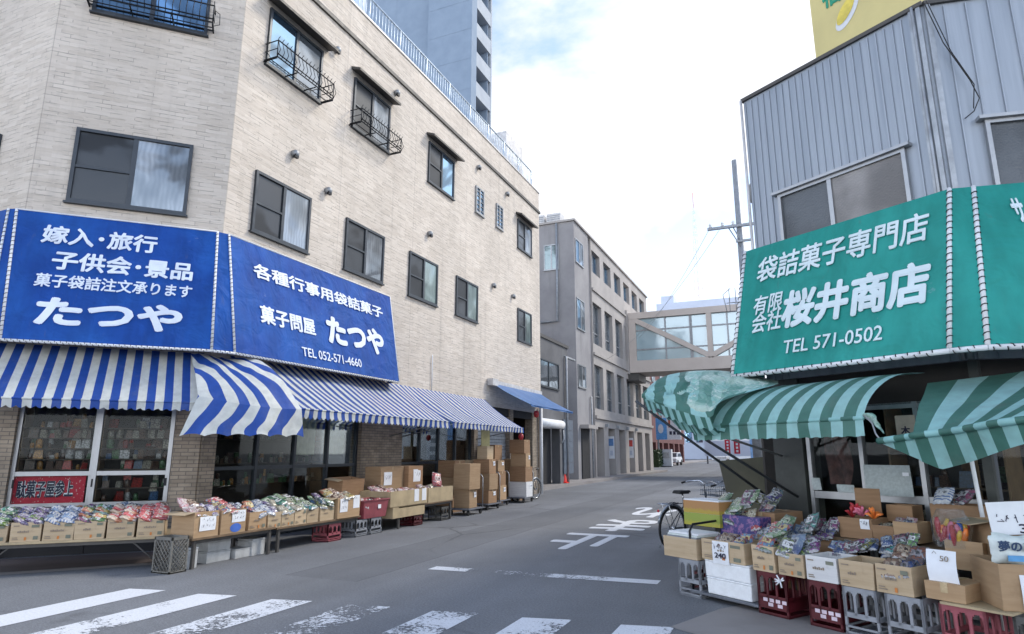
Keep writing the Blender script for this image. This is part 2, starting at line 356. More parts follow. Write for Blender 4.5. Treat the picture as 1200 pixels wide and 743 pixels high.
t.base(c); t.rough(t.rng(mid, .3, .7, .72, .88)); t.bump(fine, .45, .006); M['asphalt'] = t.m
def concrete(name, c1, c2, streak=.3):
    t = NT(name); uv = t.tc['UV']; a = t.noise(t.tc['Object'], .8, 6, .62); b = t.noise(t.map('Object', (1.6, 1.6, .1)), 1.0, 5, .6)
    c = t.mix(t.rng(a, .3, .7), (*c1, 1), (*c2, 1)); c = t.mix(t.rng(b, .55, .75, 0, streak), c, tuple(x*.55 for x in c1)+(1,))
    t.base(c); t.rough(.85); t.bump(t.noise(t.tc['Object'], 30, 4), .2, .01); return t.m
M['concrete'] = concrete('concrete', (.27, .265, .25), (.34, .33, .31))
M['pave'] = concrete('pave', (.22, .20, .19), (.29, .27, .255))
M['mauve'] = concrete('mauve', (.255, .245, .25), (.32, .31, .31))
M['buff'] = concrete('buff', (.35, .325, .305), (.42, .39, .365))
M['soot'] = concrete('soot', (.10, .10, .105), (.145, .145, .15))
M['tower'] = concrete('tower', (.215, .28, .365), (.245, .315, .405), .1)
M['tower_light'] = concrete('tower_light', (.36, .40, .45), (.42, .46, .5), .1)
M['brickred'] = concrete('brickred', (.12, .05, .045), (.16, .065, .06))
M['far_blue'] = plain('far_blue', (.55, .6, .7), .6, 0, .08, .1)  # blue paled so the colour carries distance haze on the far block
t = NT('worn_paint'); ob = t.tc['Object']; w = t.noise(ob, 26, 6, .75); w2 = t.noise(ob, 2.3, 4, .6)
oi = t.n('ShaderNodeUVMap').outputs[0]; wear = t.n('ShaderNodeSeparateXYZ', {0: t.tc['UV']}).outputs[0]
f = t.math('GREATER_THAN', t.math('ADD', t.math('MULTIPLY', w, .9), t.math('MULTIPLY', w2, .7)), t.math('ADD', wear, .28))
t.base(t.hsv((.64, .66, .69, 1), v=t.rng(t.noise(ob, 60, 4), .3, .7, .88, 1.08))); t.rough(.6)
tr = t.n('ShaderNodeBsdfTransparent'); m = t.n('ShaderNodeMixShader', {0: f, 1: tr.outputs[0], 2: t.p.outputs[0]}); t.t.links.new(m.outputs[0], t.o.inputs[0]); M['road_paint'] = t.m
M['yellow_board'] = plain('yellow_board', (.66, .56, .24), .55, 0, .08, 1)
M['yellow_paint'] = plain('yellow_paint', (.75, .6, .1), .5)
M['leaf'] = plain('leaf', (.04, .07, .025), .6, 0, .5, 14)

# ------------------------------------------------------------------ wall frames
q2 = 1/math.sqrt(2)
FS = Fr((-8.8, 0, 0), (0, 1, 0), (1, 0, 0))                      # corner building, street side (s = y)
NC = Vector((q2, -q2, 0)); FC = Fr(NC*(-16.45*q2), (q2, q2, 0), NC)   # its cut corner
FL = Fr((0, 5.62, 0), (1, 0, 0), (0, -1, 0))                     # its face on the cross street
an = R(56.05); NR = Vector((-math.cos(an), -math.sin(an), 0)); AR = Vector((math.sin(an), -math.cos(an), 0))
FR = Fr(NR*(-6.8), AR, NR)                                       # green shop, cut corner (s to the right)
P1 = FR.pt(-4.83, 0); P2 = FR.pt(-2.6, 0)
E2 = Vector((math.cos(R(10)), math.sin(R(10)), 0)); F2 = Fr(P2, E2, Vector((E2.y, -E2.x, 0)))   # its second face
sB, sC = -.813, -3.684

# ------------------------------------------------------------------ lettering
def text_mb(body, bold=.02, lean=0):
    c = bpy.data.curves.new('t', 'FONT'); c.body = body; c.size = 1; c.resolution_u = 3; c.extrude = .002
    o = bpy.data.objects.new('t', c); COL.objects.link(o)
    bpy.context.view_layer.update(); dg = bpy.context.evaluated_depsgraph_get()
    me = bpy.data.meshes.new_from_object(o.evaluated_get(dg))
    V = [v.co.copy() for v in me.vertices]; F = [tuple(p.vertices) for p in me.polygons]
    bpy.data.objects.remove(o); bpy.data.curves.remove(c); bpy.data.meshes.remove(me)
    if bold:
        n0 = len(V); V0 = V[:]; F0 = F[:]; k = 0
        for rr in ((bold,) if bold < .025 else (bold, bold*.5)):
            for i in range(8):
                k += 1; a_ = 2*PI*i/8; F += [tuple(j+len(V) for j in f) for f in F0]
                V += [v+Vector((rr*math.cos(a_), rr*math.sin(a_), -.0003*k)) for v in V0]
    return V, F
class Panel:                    # a flat panel: o corner, x right, y up in the panel
    def __init__(s, BL, BR, TL):
        s.o = Vector(BL); s.x = (Vector(BR)-s.o).normalized(); y = Vector(TL)-s.o; s.y = (y - s.x*y.dot(s.x)).normalized(); s.n = s.x.cross(s.y)
    def px(s, u, v):
        r = FW + RT*((u-600)/FPX) + UPV*((371.5-v)/FPX); t = (s.o-CAM).dot(s.n)/r.dot(s.n); p = CAM+r*t-s.o
        return p.dot(s.x), p.dot(s.y)
    def pt(s, x, y, h=0): return s.o + s.x*x + s.y*y + s.n*h
    def text(s, mb, body, x0, x1, y0, y1, bold=.02, h=.006):
        V, F = text_mb(body, bold)
        a0 = min(v.x for v in V); a1 = max(v.x for v in V); b0 = min(v.y for v in V); b1 = max(v.y for v in V)
        mb.add([s.pt(x0+(v.x-a0)/(a1-a0)*(x1-x0), y0+(v.y-b0)/(b1-b0)*(y1-y0), h+v.z) for v in V], F)
    def ptext(s, mb, body, tl, br, bold=.02, h=.006):
        x0, y1 = s.px(*tl); x1, y0 = s.px(*br); s.text(mb, body, x0, x1, y0, y1, bold, h)
def lerp(a, b, t): return a + (b-a)*t
# ================================================================== THE SETTING
def struct(name, mb, mats, label=None): return tag(mb.build(name, mats), label, None, None, 'structure')
g = MB(); g.quad([(-400, -200, 0), (400, -200, 0), (400, 700, 0), (-400, 700, 0)], 0, [(0, 0), (1, 0), (1, 1), (0, 1)])
struct('road', g, M['asphalt'])
def paint(name, x0, x1, y0, y1, wear, wear_far=None, skew=0):
    wf = wear if wear_far is None else wear_far
    mb = MB(); N = 8
    mb.sheet(lambda u, v: Vector((lerp(x0, x1, u), lerp(y0, y1, v)+skew*u, .004)), N, N)
    mb.uv = [[(lerp(wear, wf, q[1]), q[1]) for q in f] for f in mb.uv]
    return struct(name, mb, M['road_paint'])
bars = [(-6.93, .06, .06), (-6.0, .64, .34), (-5.08, .74, .44), (-4.2, .78, .52), (-3.29, .58, .48), (-2.4, .5, .42), (-1.5, .5, .42)]
for i, (x, w0, w1) in enumerate(bars):
    paint('crosswalk_bar', x-.02, x+.43, 1.6, 5.27+.115*i, w0, w1, .1)
mb = MB(); mb.sheet(lambda u, v: Vector((lerp(-4.5, -1.56, u), 7.64+.22*u+.24*v, .004)), 30, 3)
mb.uv = [[((.40, .46, .70, .62, .54, .60, .5, .46, .42, .36, .3)[min(10, int(q[0]*10.99))], q[1]) for q in f] for f in mb.uv]
struct('stop_line', mb, M['road_paint'])
for ch, (cx, y0, y1, w) in {'止': (-3.42, 10.0, 12.05, 1.15), 'ま': (-3.36, 12.6, 14.9, 1.15), 'れ': (-3.42, 15.5, 18.4, 1.2)}.items():
    V, F = text_mb(ch, .022); mb = MB()
    a0 = min(v.x for v in V); a1 = max(v.x for v in V); b0 = min(v.y for v in V); b1 = max(v.y for v in V)
    mb.add([(cx+w/2-(v.x-a0)/(a1-a0)*w, y1-(v.y-b0)/(b1-b0)*(y1-y0), .004+(v.z+.002)) for v in V], F, 0, [[(.14, 0)]*len(f) for f in F])
    struct('road_lettering', mb, M['road_paint'])
# gutter strip at the cut corner and a low pavement along the grey building, concrete apron at the right
mb = MB(); mb.add([FC.pt(-4.4, .004, 1.42), FC.pt(-.1, .004, 1.05), FC.pt(-.1, .004, 1.24), FC.pt(-4.4, .004, 1.62)], [(0, 3, 2, 1)]); struct('gutter', mb, M['pave'])
mb = MB(); mb.add([FC.pt(-5.2, .003, 0), FC.pt(-.2, .003, 0), FC.pt(-.2, .003, 1.05), FC.pt(-5.2, .003, 1.42)], [(0, 3, 2, 1)]); struct('shop_apron', mb, M['brickpave'] if 'brickpave' in M else concrete('apron', (.07, .055, .055), (.10, .08, .078)))  # dark brown paving, darkened further to carry the shade under the table
mb = MB(); mb.b(-14, -9.35, 23.4, 52.6, -.02, .11); mb.b(-9.35, -9.2, 23.4, 52.6, -.02, .125); struct('pavement', mb, M['pave'])
mb = MB(); mb.b(-16.5, -13.2, 52.6, 150, -.02, .11); struct('far_pavement', mb, M['pave'])
mb = MB(); mb.add([FR.pt(-4.5, .004, 1.5), FR.pt(-4.3, .004, 2.4), FR.pt(-1, .004, 2.2), FR.pt(-1, .004, 0), FR.pt(-4.5, .004, 0)], [(0, 1, 2, 3, 4)]); struct('concrete_apron', mb, M['pave'])

# ================================================================== CORNER BUILDING (left)
bl = thing('corner_building', 'beige stone sided four storey corner building above the blue signs', 'building', (-12.5, 14, 0))
OUT = [(-8.8, 7.65), (-8.8, 23.2), (-19, 23.2), (-19, 5.62), (-10.83, 5.62)]
OUTc = OUT[:]                                     # counter-clockwise
mb = MB(); mb.prism(OUTc, 2.95, 11.15); mb.prism(OUTc, 11.25, 12.05); mb.build('wall', M['siding'], bl)
def grow(o, d):   # offset outline of this building
    return [(-8.8+d, 7.65-d*.414), (-8.8+d, 23.2+d), (-19, 23.2+d), (-19, 5.62-d), (-10.83+d*.414, 5.62-d)]
mb = MB(); mb.prism(grow(OUT, .05), 11.15, 11.25); mb.build('cornice', M['cornice'], bl)
mb = MB(); mb.prism(grow(OUT, .03), 12.05, 12.10); mb.build('parapet_cap', M['cap'], bl)
# ground floor: piers, lintel band, dark shop rooms behind
for f_, a, b in ((FC, -1.22, sB-.02), (FC, sC+.02, -3.34), (FL, -19, -10.86), (FS, 7.66, 7.95), (FS, 11.9, 13.55), (FS, 17.5, 17.75), (FS, 22.3, 23.2), (FS, 20.2, 20.5)):
    mb = MB(); mb.bf(f_, a, b, 0, 2.95, -.3, .0); mb.build('pier', M['pier'], bl)
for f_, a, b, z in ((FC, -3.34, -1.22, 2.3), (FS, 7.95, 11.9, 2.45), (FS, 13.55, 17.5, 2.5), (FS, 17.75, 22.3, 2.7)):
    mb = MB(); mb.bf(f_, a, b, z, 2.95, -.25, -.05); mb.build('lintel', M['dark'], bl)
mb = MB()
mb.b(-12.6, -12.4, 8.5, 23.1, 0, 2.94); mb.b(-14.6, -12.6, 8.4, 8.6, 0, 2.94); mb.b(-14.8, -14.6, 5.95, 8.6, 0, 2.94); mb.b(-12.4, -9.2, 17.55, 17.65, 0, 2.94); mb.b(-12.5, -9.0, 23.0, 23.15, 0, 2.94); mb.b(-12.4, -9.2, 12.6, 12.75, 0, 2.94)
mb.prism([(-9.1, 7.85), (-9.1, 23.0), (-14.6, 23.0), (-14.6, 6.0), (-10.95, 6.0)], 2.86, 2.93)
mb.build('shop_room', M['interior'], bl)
# windows
def window(parent, fr, s0, s1, z0, z1, panes, style='two', hood=None, fmat='dark_frame', proud=.05):
    f = MB(); w = .055
    f.bf(fr, s0, s1, z0, z0+w, 0, proud); f.bf(fr, s0, s1, z1-w, z1, 0, proud); f.bf(fr, s0, s0+w, z0+w, z1-w, 0, proud); f.bf(fr, s1-w, s1, z0+w, z1-w, 0, proud)
    f.bf(fr, s0-.03, s1+.03, z0-.03, z0, 0, proud+.02)
    sm = (s0+s1)/2
    if style != 'one': f.bf(fr, sm-.035, sm+.035, z0+w, z1-w, .005, proud-.008)
    if style == 'two':
        zm = lerp(z0, z1, .48); f.bf(fr, s0+w, sm-.035, zm-.02, zm+.02, .012, .04)
    if style == 'slat':
        for k in range(1, 6): f.bf(fr, s0+w, s1-w, lerp(z0, z1, k/6)-.01, lerp(z0, z1, k/6)+.01, .012, .04)
    fo = f.build('window', M[fmat], parent)
    segs = [(s0+w, s1-w)] if style in ('one', 'slat') else [(s0+w, sm-.035), (sm+.035, s1-w)]
    for (a, b), pm in zip(segs, panes):
        p = MB(); p.bf(fr, a, b, z0+w, z1-w, .006, .014 if pm == panes[0] else .022); p.build('pane', M[pm], fo)
    if hood:
        h = MB(); a, b, zh, d = hood; Mx = fr.mat(0, 0, 0)
        v = [(a, 0, zh+.07), (b, 0, zh+.07), (b, -d, zh-.03), (a, -d, zh-.03), (a, 0, zh), (b, 0, zh), (b, -d, zh-.09), (a, -d, zh-.09)]
        h.add(v, [(0, 3, 2, 1), (4, 5, 6, 7), (3, 7, 6, 2), (0, 4, 7, 3), (1, 2, 6, 5), (0, 1, 5, 4)], 0, None, Mx); h.build('hood', M['hood'], fo)
    return fo
S, C, B, G, D = 'pane_screen', 'pane_curtain', 'pane_sky_tint', 'pane_green', 'pane_dim'
for (a, b), pm in zip([(8.24, 9.75), (10.92, 12.4), (13.55, 15.02), (16.13, 17.57), (20.86, 22.2)], [(S, C), (S, C), (S, G), (S, G), (S, G)]):
    window(bl, FS, a, b, 5.48, 6.68, pm)
window(bl, FS, 8.24, 9.8, 8.9, 10.15, (B, D), 'plainwin', (8.12, 10.0, 10.3, .28))
window(bl, FS, 10.93, 12.42, 8.92, 10.2, (S, C), 'two', (10.82, 12.55, 10.36, .26))
window(bl, FS, 14.36, 15.86, 8.97, 10.2, (S, B), 'two', (14.25, 16.1, 10.36, .26))
window(bl, FS, 17.35, 17.95, 9.14, 10.06, (B,), 'slat', None, 'alu_dull'); window(bl, FS, 18.95, 19.5, 9.17, 10.04, (B,), 'slat', None, 'alu_dull')
window(bl, FS, 20.87, 22.28, 8.99, 10.14, (S, C), 'two', (20.75, 22.45, 10.3, .26))
window(bl, FC, -3.15, -1.41, 5.47, 6.77, (S, C))
window(bl, FC, -3.2, -1.4, 8.95, 10.2, (B, B), 'plainwin')
x5 = FL.px(5, 148)[0]; window(bl, FL, x5-1.6, x5, 5.47, 6.75, (S, C))
# iron flower baskets under the upper windows
def basket(parent, fr, s0, s1, z0, z1, d):
    m = MB(); n = int((s1-s0)/.105)
    P = lambda s_, z_, o_: fr.pt(s_, z_, o_)
    for z_, o_ in ((z0, d), (z0, .03), (z1, d), ((z0*.8+z1*.2), d)):
        m.tube([P(s0, z_, o_), P(s1, z_, o_)], .013, 6)
    m.tube([P(s0, z0-.015, d*.5), P(s1, z0-.015, d*.5)], .01, 6)
    for s_ in (s0, s1): m.tube([P(s_, z0, .02), P(s_, z0, d), P(s_, z1, d), P(s_, z1, .02)], .013, 6); m.tube([P(s_, (z0+z1)/2, .02), P(s_, (z0+z1)/2, d)], .009, 5)
    for i in range(n+1):
        s_ = lerp(s0, s1, i/n)
        m.tube([P(s_, z0, d), P(s_, lerp(z0, z1, .35), d+.07), P(s_, lerp(z0, z1, .8), d+.02), P(s_, z1+.03, d), P(s_, z1+.07, d+.04)], .007, 5)
    for i in range(4):
        s_ = lerp(s0, s1, i/3); m.tube([P(s_, z0-.03, 0), P(s_, z0-.03, d)], .014, 5)
    for s_, sg in ((s0, -1), (s1, 1)):
        m.tube([P(s_, z1, d*.5), P(s_+sg*.09, z1-.05, d*.5), P(s_+sg*.1, z0+.07, d*.5), P(s_, z0+.02, d*.5)], .007, 5)
    m.build('flower_basket', M['black_iron'], parent)
basket(bl, FS, 8.2, 9.85, 8.95, 9.3, .34); basket(bl, FS, 10.85, 12.5, 8.95, 9.28, .34); basket(bl, FC, -3.25, -1.3, 9.08, 9.42, .28)
for (s_, z_) in [(9.16, 7.42), (10.22, 7.04), (10.22, 10.46), (12.63, 10.74), (17.5, 10.75), (19.83, 10.72), (14.5, 7.45), (18.72, 7.0), (20.38, 7.0)]:
    m = MB(); Mx = FS.mat(s_, z_, 0) @ Matrix.Rotation(PI/2, 4, 'X')
    m.lathe([(.06, 0), (.075, .01), (.075, .09), (.05, .13), (.01, .14)], 12, 0, Mx); m.bf(FS, s_-.05, s_+.05, z_-.1, z_-.02, .06, .12, 1); m.build('vent', [M['alu_dull'], M['black_iron']], bl)
# roof railing and roof house
m = MB(); xr = -9.05
path = [(xr, 23.0), (xr, 7.75), (-11.0, 5.85), (-18.5, 5.85)]
for (a, b) in zip(path, path[1:]):
    L = math.dist(a, b); n = int(L/.14)
    for z_, r_ in ((13.0, .03), (12.2, .02)): m.tube([(*a, z_), (*b, z_)], r_, 6)
    for i in range(n+1):
        p = (lerp(a[0], b[0], i/n), lerp(a[1], b[1], i/n)); big = i % 10 == 0
        m.tube([(*p, 12.1), (*p, 13.0)], .028 if big else .011, 5)
m.build('roof_railing', M['rail'], bl)
m = MB(); m.b(-11.2, -9.4, 21.2, 22.9, 12.1, 14.05); m.build('roof_house', M['cap'], bl)
# shopfront joinery, cut corner: aluminium sliding doors
m = MB(); o0, o1 = -.16, -.10
for s_ in (-3.32, -2.28, -1.27): m.bf(FC, s_-.03, s_+.03, .70, 2.3, o0, o1)
for z0, z1 in ((.70, .75), (1.15, 1.215), (2.22, 2.3)): m.bf(FC, -3.3, -1.25, z0, z1, o0+.01, o1-.01)
m.bf(FC, -2.36, -2.31, .70, 2.3, o0-.03, o1-.055)
dl = m.build('sliding_door', M['alu'], bl)
m = MB(); m.bf(FC, -3.28, -2.36, .75, 1.15, -.135, -.13); m.bf(FC, -2.25, -1.3, .75, 1.15, -.135, -.13); m.bf(FC, -3.28, -2.36, 1.215, 2.22, -.135, -.13); m.bf(FC, -2.25, -1.3, 1.215, 2.22, -.135, -.13); m.build('pane', M['shop_glass'], dl)
m = MB(); m.bf(FC, -2.3, -2.28, .98, 1.1, -.1, -.085); m.bf(FC, -3.3, -3.28, .98, 1.1, -.1, -.085); m.bf(FC, -1.31, -1.27, .98, 1.1, -.1, -.085); m.build('handle', M['black_iron'], dl)
for a_, b_ in ((-3.34, -2.29), (-2.28, -1.23)): m = MB(); m.bf(FC, a_, b_, 0, .70, -.16, -.11); m.build('shade_panel', M['dark'], dl)  # added dark panels standing in for the deep shade under the table
def shopfront(s0, s1, n, z=2.45):
    m = MB()
    for i in range(n+1): s_ = lerp(s0+.03, s1-.03, i/n); m.bf(FS, s_-.03, s_+.03, 0, z, -.16, -.09)
    for z0, z1 in ((.02, .1), (1.2, 1.26), (z-.06, z)): m.bf(FS, s0, s1, z0, z1, -.15, -.1)
    f = m.build('sliding_door', M['dark_frame'], bl); m = MB(); m.bf(FS, s0+.05, s1-.05, .1, z-.06, -.135, -.13); m.build('pane', M['shop_glass'], f)
shopfront(7.95, 11.9, 4); shopfront(13.55, 17.5, 4, 2.5)
m = MB()
for k in range(24): m.bf(FS, 17.8, 20.2, .05+k*.11, .05+k*.11+.1, -.2, -.17+.012*(k % 2))
m.build('roller_shutter', M['grey_metal'], bl)
m = MB(); m.tube([FS.pt(22.95, 0, .09), FS.pt(22.95, 3.2, .09)], .07, 10); m.tube([FS.pt(14.85, 3.1, .03), FS.pt(14.85, 4.05, .03), FS.pt(14.9, 4.1, 0)], .014, 6); m.build('downpipe', M['white_paint'], bl)

# ---- the blue canvas sign wrapped round the corner
sg = thing('canvas_sign', 'blue wraparound canvas shop sign with white lettering for たつや', 'sign', tuple(FC.pt(-2.3, 3.1, .4)))
def panel4(fr, tl, tr, br_, bl_, ot, ob):
    T = [fr.px(*tl, ot), fr.px(*tr, ot)]; Bq = [fr.px(*bl_, ob), fr.px(*br_, ob)]
    zt = (T[0][1]+T[1][1])/2; zb = (Bq[0][1]+Bq[1][1])/2
    return [fr.pt(Bq[0][0], zb, ob), fr.pt(Bq[1][0], zb, ob), fr.pt(T[1][0], zt, ot), fr.pt(T[0][0], zt, ot)]
def cloth_panel(q, name, mat, parent, bulge=.012):
    m = MB(); n = (q[1]-q[0]).cross(q[3]-q[0]).normalized()
    W, H = (q[1]-q[0]).length, (q[3]-q[0]).length
    def f(u, v):
        p = lerp(lerp(q[0], q[1], u), lerp(q[3], q[2], u), v)
        return p + n*(bulge*noise.noise(p*1.3)*math.sin(PI*u)*math.sin(PI*v))
    m.sheet(f, 24, 16, W, H); m.sheet(lambda u, v: f(1-u, v)-n*.02, 24, 16, W, H)
    return m.build(name, mat, parent)
def seam_tube(a, b, m1, m2, r=.02, step=.075):
    a, b = Vector(a), Vector(b); L = (b-a).length; n = int(L/step); d = (b-a).normalized(); s_ = d.cross(Vector((0, 0, 1)) if abs(d.z) < .7 else Vector((1, 0, 0))).normalized(); e = d.cross(s_)
    m1.tube([a, b], r, 8)
    for i in range(n):
        c = a+d*(i+.5)*step; m2.tube([c+(s_*math.cos(t_)+e*math.sin(t_))*(r+.004)+d*(t_/(2*PI)-.5)*.05 for t_ in [2*PI*k/8 for k in range(9)]], .0048, 4)
qC = panel4(FC, (20, 243), (255, 273), (248, 409), (0, 397), .08, .62)
qS = panel4(FS, (268, 279), (457, 348), (468, 442), (275, 413), .08, .6)
zt = qC[2].z; zb = qC[0].z
for p in (qS[2], qS[3], qC[2], qC[3]): p.z = zt
for p in (qS[0], qS[1], qC[0], qC[1]): p.z = zb
qL = [Vector((-14.5, qC[0].y-.02, zb)), qC[0]+Vector((-.22, -.09, 0)), qC[3]+Vector((-.12, -.05, 0)), Vector((-14.5, 5.54, zt))]
cloth_panel(qC, 'canvas_panel', M['blue_canvas'], sg); cloth_panel(qS, 'canvas_panel', M['blue_canvas'], sg); cloth_panel(qL, 'canvas_panel', M['blue_canvas'], sg)
cloth_panel([qC[1], qS[0], qS[3], qC[2]], 'corner_gusset', M['blue_canvas'], sg, 0); cloth_panel([qL[1], qC[0], qC[3], qL[2]], 'corner_gusset', M['blue_canvas'], sg, 0)
m = MB(); m.add([qS[1], FS.pt(12.75, zb, .02), qS[2]], [(0, 1, 2)], 0, [[(0, 0), (.5, 0), (.2, 2)]]); m.build('end_gusset', M['blue_canvas'], sg)
def seam(parent, a, b, r=.02, step=.075):
    m1 = MB(); m2 = MB(); seam_tube(a, b, m1, m2, r, step); t_ = m1.build('frame_tube', M['white_paint'], parent); m2.build('lacing', M['rope'], t_)
for a, b in ((qC[0], qC[3]), (qC[1], qC[2]), (qS[0], qS[3]), (qL[1], qL[2])): seam(sg, a, b)
for a, b in ((qC[0], qC[1]), (qS[0], qS[1]), (qC[1], qS[0]), (qL[0], qL[1]), (qL[1], qC[0])): seam(sg, a+Vector((0, 0, -.02)), b+Vector((0, 0, -.02)), .022)
for a, b, r_ in ((qC[3], qC[2], .014), (qS[3], qS[2], .014), (qS[1], qS[2], .012)): m1 = MB(); m1.tube([a, b], r_, 6); m1.build('frame_tube', M['white_paint'], sg)
def letters(parent, P, items, mat, bold=.02):
    for body, tl, br_, bd in items:
        m = MB(); P.ptext(m, body, tl, br_, bd, .016); m.build('lettering', mat, parent)
PC = Panel(qC[0], qC[1], qC[3]); PS = Panel(qS[0], qS[1], qS[3])
letters(sg, PC, [('嫁入･旅行', (52.7, 263.4), (182.7, 298), .03), ('子供会･景品', (64, 293.5), (225, 330), .03), ('菓子袋詰注文承ります', (43, 319.7), (224, 350), .022), ('たつや', (45.4, 347), (211.4, 391), .045)], M['letter'])
letters(sg, PS, [('各種行事用袋詰菓子', (295.3, 307), (449, 374), .026), ('菓子問屋', (303, 356.7), (370, 394), .03), ('たつや', (380, 368.3), (451.7, 418), .05), ('TEL 052-571-4660', (352.7, 406.4), (423.7, 431), .012)], M['letter'])

# ================================================================== METAL-CLAD SHOP (right)
br_ = thing('metal_clad_building', 'two storey shop building clad in grey ribbed metal above the green sign', 'building', tuple(P2))
ZR = 6.12; ZB = 2.35
p3 = F2.pt(9, 0); back = [(p3.x-1, 17), (P1.x+.05, 17)]
outl = [(P1.x, P1.y), (P2.x, P2.y), (p3.x, p3.y)] + back
m = MB(); m.prism(outl, ZB, ZR); m.build('wall', M['cladding'], br_)
m = MB()
def ribs(fr, s0, s1, step, z0, z1):
    n = int(round((s1-s0)/step))
    for i in range(n+1):
        s_ = lerp(s0, s1, i/n); m.bf(fr, s_-.007, s_+.007, z0, z1, -.01, .016)
FRw = (-4.43, -2.93, 3.3, 4.6)
n = 23
for i in range(n+1):
    s_ = lerp(-4.8, -2.72, i/n)
    if FRw[0]-.03 < s_ < FRw[1]+.03: m.bf(FR, s_-.007, s_+.007, FRw[3]+.09, ZR-.05, -.01, .016)
    else: m.bf(FR, s_-.007, s_+.007, ZB, ZR-.05, -.01, .016)
for i in range(40):
    s_ = .2+i*.2
    if .3 < s_ < 2.6: m.bf(F2, s_-.006, s_+.006, 4.75, ZR-.05, -.01, .016)
    else: m.bf(F2, s_-.006, s_+.006, ZB, ZR-.05, -.01, .016)
m.build('standing_seam', M['cladding'], br_)
M['flash'] = plain('flash', (.36, .38, .40), .45, .5, .25, 4)
m = MB(); m.bf(FR, -4.85, -2.58, ZR-.02, ZR+.025, -.05, .035); m.bf(F2, 0.02, 9, ZR-.02, ZR+.025, -.05, .035); m.build('eaves_trim', M['cornice'], br_)
m = MB()
for s_, w_ in ((-2.63, .022), (-2.71, .014)): m.bf(FR, s_-w_, s_+w_, ZB, ZR+.03, 0, .025)
m.bf(F2, .02, .07, ZB, ZR+.03, 0, .03); m.tube([FR.pt(-2.68, ZB, .035), FR.pt(-2.68, ZR, .035)], .016, 8); m.build('corner_flashing', M['flash'], br_)
m = MB(); m.tube([FR.pt(-4.85, ZB, .03), FR.pt(-4.85, ZR, .03)], .02, 6); m.build('corner_flashing', M['cap'], br_)
def window_big(parent, fr, s0, s1, z0, z1, split, panes):
    f = MB(); w = .04
    f.bf(fr, s0, s1, z1-w, z1, 0, .05); f.bf(fr, s0, s1, z0, z0+w, 0, .05); f.bf(fr, s0, s0+w, z0+w, z1-w, 0, .05); f.bf(fr, s1-w, s1, z0+w, z1-w, 0, .05); f.bf(fr, split-.025, split+.025, z0+w, z1-w, .0, .045)
    f.bf(fr, s0-.06, s1+.06, z1, z1+.035, 0, .09)
    fo = f.build('window', M['alu'], parent)
    for (a, b), pm, o_ in (((s0+w, split-.025), panes[0], .014), ((split+.025, s1-w), panes[1], .024)):
        p = MB(); p.bf(fr, a, b, z0+w, z1-w, .004, o_); p.build('pane', M[pm], fo)
t = NT('frosted_sheen'); t.base(t.hsv((.25, .235, .225, 1), v=t.rng(t.noise(t.map('UV', (1.2, 1.0, 1)), 1.0, 3, .5), .38, .62, .55, 1.3))); t.rough(.3); t.bump(t.noise(t.tc['UV'], 45, 3), .5, .01); M['frosted_sheen'] = t.m  # lighter copy of the frosted glass, its sheen put into the colour
window_big(br_, FR, -4.43, -2.93, 3.3, 4.62, -3.77, ('frosted', 'frosted_sheen'))
window_big(br_, F2, .38, 2.6, 3.3, 4.72, 1.5, ('frosted', 'frosted'))
m = MB(); m.tube([F2.pt(-.0, ZR, .06), F2.pt(.12, 5.6, .07), F2.pt(.3, 5.15, .07), F2.pt(.36, 4.95, .06), F2.pt(.3, 4.82, .05), F2.pt(.22, 4.76, .03)], .0055, 5); m.tube([F2.pt(.03, ZR, .06), F2.pt(.18, 5.5, .06), F2.pt(.33, 5.1, .07), F2.pt(.3, 4.85, .05)], .005, 5); m.build('cable', M['rubber'], br_)
# ground floor: posts, room, door frames
M['dark_post'] = plain('dark_post', (.055, .06, .055), .6, 0, .3, 3)
m = MB(); m.bf(FR, -4.83, -4.45, 0, ZB, -.35, -.02); m.build('pier', M['dark_post'], br_); m = MB(); m.bf(FR, -2.68, -2.6, 0, ZB, -.1, -.02); m.build('pier', M['dark_post'], br_)
m = MB()
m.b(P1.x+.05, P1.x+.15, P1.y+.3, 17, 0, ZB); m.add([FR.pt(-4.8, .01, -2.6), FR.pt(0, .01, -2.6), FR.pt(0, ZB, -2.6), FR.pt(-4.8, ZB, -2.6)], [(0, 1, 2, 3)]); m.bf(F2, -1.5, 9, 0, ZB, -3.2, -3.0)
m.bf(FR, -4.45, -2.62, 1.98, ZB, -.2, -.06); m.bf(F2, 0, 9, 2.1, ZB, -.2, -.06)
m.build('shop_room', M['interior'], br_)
m = MB(); o0, o1 = -.12, -.05
for s_ in (-4.4, -3.8, -3.21, -2.64): m.bf(FR, s_-.022, s_+.022, 0, 2.0, o0, o1)
for z0, z1 in ((.02, .08), (1.0, 1.075), (1.94, 2.0)): m.bf(FR, -4.4, -2.64, z0, z1, o0+.01, o1-.01)
dr = m.build('sliding_door', M['alu'], br_)
m = MB()
for a, b in ((-4.38, -3.82), (-3.78, -3.23), (-3.19, -2.66)): m.bf(FR, a, b, .08, 1.0, -.09, -.086); m.bf(FR, a, b, 1.075, 1.94, -.09, -.086)
m.build('pane', M['shop_glass'], dr)
m = MB(); o0, o1 = -.12, -.05
for s_ in (.05, 1.3, 2.6, 3.9): m.bf(F2, s_-.025, s_+.025, 0, 2.1, o0, o1)
m.bf(F2, .05, 3.9, 1.0, 1.07, o0+.01, o1-.01); d2 = m.build('sliding_door', M['dark_frame'], br_)
m = MB(); m.bf(F2, .08, 3.87, 1.07, 2.05, -.09, -.086); m.build('pane', M['shop_glass'], d2)
